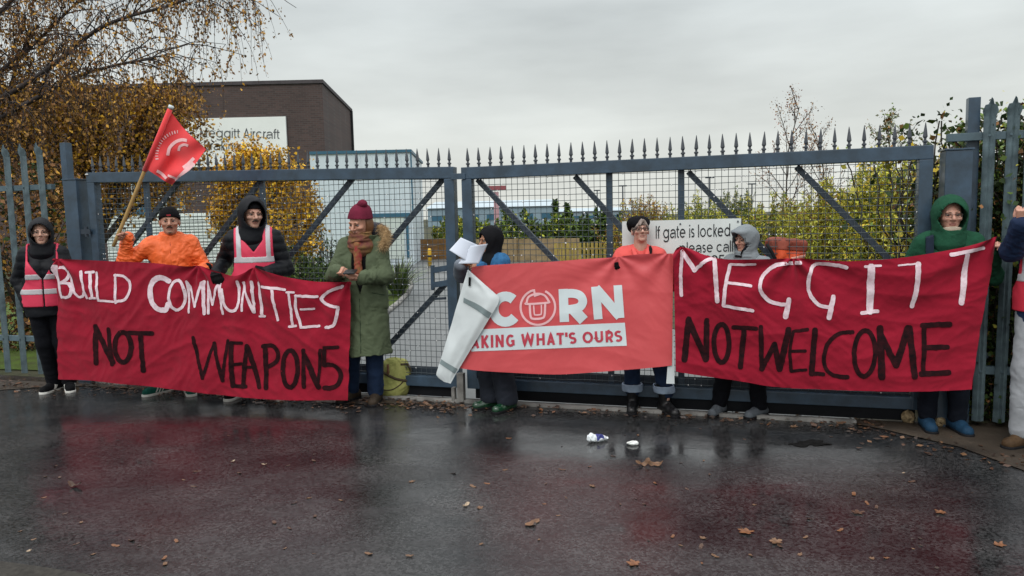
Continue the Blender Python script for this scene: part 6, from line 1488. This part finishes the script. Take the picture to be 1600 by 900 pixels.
def uv_of(x, y):
    i = int(np.argmin(((_gp-np.array([x, y]))**2).sum(1))); u, v = _g[i]
    for _ in range(8):
        p = px_of(flagpt(u, v)); e_ = np.array([x, y])-p; J = np.stack([(px_of(flagpt(u+1e-3, v))-p)/1e-3, (px_of(flagpt(u, v+1e-3))-p)/1e-3], 1)
        try: du = np.linalg.solve(J, e_)
        except np.linalg.LinAlgError: break
        u = float(np.clip(u+du[0], 0, 1)); v = float(np.clip(v+du[1], 0, 1))
    return u, v
def flagmarks(name, strokes, m):
    V = []; F = []
    for k, (P, w) in enumerate(strokes):
        v, f_ = ribbon(dens(P, 3), w, False, 'flat', 3); o_ = len(V); V += [flagpt(*uv_of(*p), .004+.0003*(k % 5)) for p in v]; F += [tuple(i+o_ for i in q_) for q_ in f_]
    return np_mesh(name, V, F, m, fg, True)
fpink = mat('flag_print', (.80, .47, .48), .75, .1, 20, .1, 60)
rad = []
for t in np.linspace(0, 1, 15):
    an = math.radians(188-92*t); p = np.array([281+36*math.cos(an), 243-38*math.sin(an)*.98]); d_ = np.array([math.cos(an), -math.sin(an)]); rad.append(([p-d_*2.4, p+d_*2.4], 1.25 if int(t*14) % 3 else 1.9))
flagmarks('lettering', rad, fpink)
flagmarks('emblem', [(sm([(262, 243), (265, 231), (274, 222), (284, 218.5), (292, 219.5)]), 5.0), (sm([(279, 236), (281, 229), (288, 226), (294, 228)]), 4.0), (sm([(245, 267), (252, 271), (260, 279)]), 4.5), (sm([(276, 284), (285, 274), (296, 262), (302, 254)]), 9), (sm([(262, 274), (270, 277), (276, 280)]), 3.5), (sm([(286, 262), (294, 256), (303, 247)]), 5)], fpink)
pap = thing('papers', 'two white sheets of printed paper held by the person in headscarf', 'papers', tuple(PY(730, 395, 5.78)))
paper = mat('paper', lin('#c3cad6'), .8, .03, 6, .1, 30, dist=.003)
def sheet(quad, Ys, curl, nm, lines=True):
    V = []; n = 14; q4 = [np.array(p, float) for p in quad]
    for i in range(n):
        for j in range(n):
            u, v = i/(n-1), j/(n-1); p = (q4[0]*(1-u)+q4[1]*u)*(1-v)+(q4[3]*(1-u)+q4[2]*u)*v; Yd = (Ys[0]*(1-u)+Ys[1]*u)*(1-v)+(Ys[3]*(1-u)+Ys[2]*u)*v; V.append(PY(p[0], p[1], Yd-curl*math.sin(math.pi*u)+curl*.5*math.sin(3*v)))
    o = np_mesh(nm, V, grid_faces(n, n), paper, pap, True); md = o.modifiers.new('thick', 'SOLIDIFY'); md.thickness = .0012; return o
sheet([(720, 371), (747, 383), (729, 408), (702, 391)], (5.72, 5.74, 5.66, 5.64), .018, 'sheet')
sheet([(736, 384), (762, 381), (748, 412), (716, 412)], (5.70, 5.76, 5.70, 5.64), .022, 'sheet')
ph = thing('phone', 'small black phone held in both hands by the person in green parka', 'phone', tuple(PY(546, 427, 5.90)))
q = MB(); c_ = PY(546, 427, 5.89); q.hexa([c_+np.array(d) for d in ((-.045, -.04, -.006), (.05, -.05, -.006), (.06, .035, .02), (-.035, .045, .02), (-.045, -.043, .004), (.05, -.053, .004), (.06, .032, .03), (-.035, .042, .03))]); q.build('body', mm('phone_black', lin('#121316'), .3), ph, bevel=.004)
rk = thing('rucksack', 'orange rucksack with pale reflective strips behind the grey hooded person', 'rucksack', tuple(PY(1226, 430, 5.72)))
orr = mat('orange_ripstop', (.72, .10, .03), .6, .14, 9, .3, 70); rfl = mat('pale_reflective', lin('#d9a594'), .4, .1, 9, .1, 60)
rcn = PY(1225, 408, 5.74)
def rkf(P):
    q = (P-rcn)@rotz(.25); q = q@roty(.10); d = np.abs(q)-np.array([.085, .075, .135]); d = np.sqrt((np.maximum(d, 0)**2).sum(1))+np.minimum(d.max(1), 0)-.035
    d = su(d, el(q, (.01, -.085, -.05), (.09, .045, .09)), .03); return d-.007*wrinkle(q, 16, 5)-.004*np.sin(q[:, 0]*60)*(q[:, 2] > .03)
def wadd(name, fn, m, lo, hi, parent, h=.006, smooth=True): X, F = sdf_mesh(lambda P: fn(P.astype(float)), lo, hi, h); return np_mesh(name, X, F, m, parent, smooth)
wadd('bag_body', rkf, orr, rcn-.26, rcn+.26, rk)
wadd('lid', lambda P: np.maximum(rkf(P)-.006, .085-(((P-rcn)@rotz(.25))@roty(.10))[:, 2]), mat('faded_lid', lin('#8c4a3c'), .7, .2, 9, .3, 60), rcn-.26, rcn+.26, rk)
wadd('reflective_strip', lambda P: (lambda q: np.maximum(np.maximum(rkf(P)-.004, np.minimum(np.abs(q[:, 2]-.028-.22*q[:, 0])-.011, np.abs(q[:, 2]+.012-.22*q[:, 0])-.009)), .0-q[:, 0]-.02))(((P-rcn)@rotz(.25))@roty(.10)), rfl, rcn-.26, rcn+.26, rk, .0045)
q = MB(); q.tube([PY(1199, 383, 5.66), PY(1205, 392, 5.55), PY(1211, 404, 5.52), PY(1212, 425, 5.55)], .014, 6); q.build('strap', blackc, rk, smooth=True)
# bag on the ground
bg_ = thing('canvas_bag', 'pale yellow green canvas bag with brown straps on the ground by the boots', 'bag', tuple(G(612, 622)))
cb = G(615, 622)+np.array([.01, .09, 0]); cb[2] = .0
canv = mat('yellow_canvas', lin('#a8a768'), .9, .16, 8, .5, 40, dist=.008, col2=lin('#858a4c')); brs = mat('brown_strap', lin('#4f4636'), .8, .2, 9, .3, 60)
def bgf(P):
    q = P-cb; d = el(q, (.0, 0, .15), (.145, .10, .17)); d = su(d, el(q, (-.04, -.02, .08), (.13, .105, .10)), .05); d = su(d, rc(q, (-.08, -.01, .29), (.07, .0, .315), .045, .035), .06); return np.maximum(d-.013*wrinkle(q, 11, 4)-.005*wrinkle(q, 26, 5), .004-q[:, 2])
wadd('bag_body', bgf, canv, cb-.3, cb+np.array([.3, .3, .4]), bg_)
def onbag(pts, r, nm, m):
    o_ = []
    for p in smooth_path(pts, 5):
        ys = np.linspace(-.3, .1, 160); v = bgf(cb+np.stack([np.full(160, p[0]), ys, np.full(160, p[2])], 1)); i = int(np.argmax(v < 0)); o_.append(cb+np.array([p[0], ys[i] if v[i] < 0 else p[1], p[2]]))
    q = MB(); q.tube(o_, r, 6); q.build(nm, m, bg_, smooth=True)
onbag([(-.15, -.06, .245), (-.06, -.108, .215), (.03, -.105, .175), (.12, -.05, .15)], .013, 'strap', brs); onbag([(-.10, -.105, .085), (-.02, -.118, .085), (.05, -.10, .12), (.10, -.05, .17)], .006, 'strap', brs); onbag([(.06, -.02, .30), (.12, -.04, .29), (.15, -.03, .22), (.12, .0, .15)], .011, 'handle', brs); onbag([(.13, -.03, .2), (.185, -.03, .17), (.19, -.02, .11), (.13, 0, .06)], .010, 'strap', brs); onbag([(-.055, -.06, .30), (-.05, -.10, .27), (-.05, -.105, .22)], .014, 'strap', mm('tan_leather', lin('#6a4a2c'), .6))

# ------------------------------------------------------------------ things lying on the road
r = thing('crushed_packet', 'crumpled white and blue foil packet on the wet road', 'litter', tuple(G(933, 690))); c_ = G(934, 690)
def pk(P): q = (P-c_)@rotz(.3); d = el(q, (-.01, 0, .026), (.072, .03, .026)); d = su(d, el(q, (-.052, .0, .04), (.026, .022, .026)), .015); d = su(d, el(q, (.06, 0, .02), (.022, .016, .012)), .01); return d-.006*(.4-np.abs(snoise(q, 42, 3)))-.003*snoise(q, 90, 4)
foil = mat('white_foil', lin('#d5dcdf'), .3, .08, 30, .2, 120); blu = mat('blue_print', lin('#2a3476'), .35, .25, 40, .1, 100)
X, F = sdf_mesh(lambda P: pk(P.astype(float)), c_-np.array([.11, .08, .01]), c_+np.array([.11, .08, .09]), .0035); qm = (X[F].mean(1)-c_)@rotz(.3); np_mesh('packet', X, F, [foil, blu], r, False, False, ((np.abs(qm[:, 0]-.012) < .03) & (qm[:, 2] > .022+.008*np.sin(qm[:, 0]*90))).astype(int))
def lump(nm, label, cat, px, r3, col, seed, fr=30, am=.006, h=.004, flatz=1.0, col2=None, rough=.9):
    c = G(*px); m = mat(nm, col, rough, .3, 30, .5, 120, col2=col2); r_ = np.array(r3)
    X, F = sdf_mesh(lambda P: np.maximum(el(P-c, (0, 0, r_[2]*.8), r_)-am*(wrinkle(P-c, fr, seed)), .001-(P-c)[:, 2]), c-r_*1.5-.02, c+r_*np.array([1.5, 1.5, 2.2])+.02, h); o = np_mesh(nm, X, F, m, None, False, base=c); tag(o, label, cat); return o
lump('paper_tissue', 'white crumpled tissue on the wet road', 'litter', (988, 695), (.042, .028, .016), lin('#dfe3df'), 4, 40, .006, .003)
lump('stone', 'pale lump of broken stone left of the blue trainers', 'stone', (1419, 661), (.046, .036, .055), lin('#9c8a6a'), 5, 30, .012, .005, col2=lin('#5d4d38'))
lump('stone', 'pale lump of broken stone between the blue trainers', 'stone', (1470, 667), (.042, .032, .042), lin('#a39272'), 9, 30, .012, .005, col2=lin('#5d4d38'))
leafc = [mat('leaf_'+k, c, .45, .35, 40, .3, 150) for k, c in (('tan', (.15, .08, .04)), ('orange', (.17, .07, .027)), ('brown', (.075, .038, .022)), ('pale', (.36, .27, .18)), ('dark', (.04, .025, .018)))]
def leaf_shape(kind, size, seed, curl):
    rg = np.random.default_rng(seed); V = []; F = []; n = 30
    for k in range(n):
        a = 2*math.pi*k/n
        if kind == 'maple': rr = .58+.42*abs(math.cos(a*2.5))**1.1*(1.0 if abs(a-math.pi) > .5 else .5); rr *= rg.uniform(.72, 1.12)
        else: rr = .42+.58*abs(math.cos(a))**1.3; rr *= rg.uniform(.92, 1.06)
        V.append((math.cos(a)*rr*size, math.sin(a)*rr*size*(.9 if kind == 'maple' else .75)))
    V = np.array(V); inn = V*.5; A = np.concatenate([[[0, 0]], inn, V]); z = curl*size*((A[:, 0]/size)**2*.7+.5*(A[:, 1]/size)**2)+.12*size*curl*np.sin(A[:, 0]/size*6+seed)
    z -= z.min(); F = [(0, 1+k, 1+(k+1) % n) for k in range(n)]+[(1+k, 1+n+k, 1+n+(k+1) % n, 1+(k+1) % n) for k in range(n)]
    A = np.concatenate([A, z[:, None]+.004], 1)
    s_ = MB(); s_.add(A, F); s_.tube([(-size*.3, 0, z[0]+.006), (-size*.8, 0, .006), (-size*1.25, size*.08, .006)], size*.02, 4); return s_
def fallen(px, size, kind, ci, label, group=None, curl=.25, proto=None, rz=None):
    c = G(*px)
    if proto is None:
        s_ = leaf_shape(kind, size, int(px[0]*3+px[1]), curl); o = s_.build('fallen_leaf', leafc[ci], None, False); md = o.modifiers.new('thick', 'SOLIDIFY'); md.thickness = .0008
    else: o = proto.copy(); COL.objects.link(o); sc_ = size; o.scale = (sc_, sc_, 1)
    o.location = (c[0], c[1], .0015); o.rotation_euler = (0, 0, rz if rz is not None else random.uniform(0, 6.28)); tag(o, label, 'leaf', group); return o
q_ = thing('curled_leaf', 'large curled brown leaf with two lobes beyond the white tissue', 'leaf', tuple(G(1012, 727)))
for dx, sx, rz_, cu in ((-.035, .05, .2, 1.1), (.045, .055, -.4, .8)):
    s_ = leaf_shape('oval', sx, int(abs(dx)*1000), cu); o = s_.build('lobe', leafc[0], q_, local=True); o.location = (dx, 0, 0); o.rotation_euler = (.25, 0, rz_); md = o.modifiers.new('thick', 'SOLIDIFY'); md.thickness = .001
for px, sz, k, ci, lab, cu in (((1165, 832), .044, 'maple', 1, 'largest orange maple leaf lying on the wet road', .2), ((1212, 848), .038, 'maple', 0, 'tan maple leaf just right of the largest orange one', .25), ((990, 882), .036, 'maple', 1, 'orange leaf near the bottom edge of the road, below the ring logo', .2), ((117, 761), .045, 'oval', 2, 'curled brown leaf alone at the left side of the road', .9), ((728, 791), .028, 'oval', 3, 'pale leaf alone in the middle of the road', .5), ((1470, 802), .030, 'maple', 1, 'orange leaf at the right side of the road', .3), ((1561, 853), .032, 'maple', 1, 'orange leaf nearest the bottom right corner', .3), ((832, 818), .05, 'oval', 0, 'soggy tan leaf flattened left of the dark twig', .08), ((1240, 668), .035, 'maple', 0, 'tan leaf on the road below the grey walking shoes', .4), ((364, 722), .018, 'oval', 3, 'left one of two small pale leaves below the painted word WEAPONS', .5), ((413, 727), .018, 'oval', 3, 'right one of two small pale leaves below the painted word WEAPONS', .5), ((640, 870), .02, 'oval', 0, 'small tan leaf near the bottom edge, below the phone holder', .3), ((835, 822), .02, 'oval', 4, 'small dark leaf on top of the soggy tan leaf', .6), ((1340, 802), .035, 'maple', 2, 'flat brown maple leaf right of centre on the road', .15), ((955, 640), .03, 'oval', 1, 'orange leaf by the kerb left of the tall black boots', .3)):
    fallen(px, sz, k, ci, lab, None, cu)
protos = []
for k in range(8):
    o = leaf_shape('maple' if k % 3 == 0 else 'oval', 1.0, 50+k, .22).build('fallen_leaf', leafc[[0, 1, 2, 4, 0, 2, 3, 1][k]], None); protos.append(o)
used = set(); rg = np.random.default_rng(77); labs = ['small tan leaf scattered on the wet road', 'small orange leaf scattered on the wet road', 'small brown leaf scattered on the wet road', 'tiny dark leaf scattered on the wet road', 'small tan leaf scattered on the wet road', 'small brown leaf scattered on the wet road', 'tiny pale leaf scattered on the wet road', 'small orange leaf scattered on the wet road']
grp = ['small tan leaves on the road', 'small orange leaves on the road', 'small brown leaves on the road', 'tiny dark leaves on the road', 'small tan leaves on the road', 'small brown leaves on the road', 'tiny pale leaves on the road', 'small orange leaves on the road']
for n_ in range(105):
    right_ = rg.random() < .66; x = rg.uniform(800, 1590) if right_ else rg.uniform(20, 800); y = 650+(890-650)*rg.random()**.8
    k = int(rg.choice(8, p=[.2, .12, .2, .15, .12, .1, .04, .07])); sz = rg.uniform(.007, .015) if k in (3, 6) else rg.uniform(.010, .026); c = G(x, y)
    if k not in used: o = protos[k]; used.add(k)
    else: o = protos[k].copy(); COL.objects.link(o)
    o.scale = (sz, sz, sz); o.location = (c[0], c[1], .0015); o.rotation_euler = (rg.normal()*.12, rg.normal()*.12, rg.uniform(0, 6.28)); tag(o, labs[k], 'leaf', grp[k])
for k in range(8):
    if k not in used: bpy.data.objects.remove(protos[k])
P = []
for (x0, y0, x1, y1, n_, sp) in ((100, 600, 330, 612, 320, 5), (330, 612, 560, 634, 260, 6), (560, 622, 720, 634, 330, 5), (720, 634, 1000, 642, 170, 4), (1000, 642, 1380, 664, 260, 5), (1330, 668, 1600, 725, 90, 9), (0, 600, 110, 606, 160, 6)):
    for _ in range(n_): t_ = rg.random(); P.append(G(x0+(x1-x0)*t_, y0+(y1-y0)*t_+rg.normal()*sp, .012+rg.random()*.012))
P = np.array(P); V, F = leaf_quads(P, .045, .032); V[:, 2] = .006+np.abs(V[:, 2]-.006)*.35
pool = [G(1266+27*math.cos(a)*(1+.3*math.sin(3*a)+.18*math.sin(9*a)), 693+5*math.sin(a)*(1+.3*math.cos(2*a+1)+.3*math.sin(7*a))) for a in np.linspace(0, 6.28, 64, endpoint=False)]
flat('pothole', [(p_[0], p_[1]) for p_ in pool], .0035, mat('dark_hole', (.010, .010, .010), .8, .4, 20, .8, 60, dist=.01, spec=.03))
o = np_mesh('leaf_litter', V, F, [leafc[2], leafc[0], leafc[4], leafc[1]], None, mi=RNG.choice(4, len(P), p=[.4, .2, .3, .1])); tag(o, 'brown leaf litter gathered along the foot of the gate', 'leaf litter', kind='stuff')
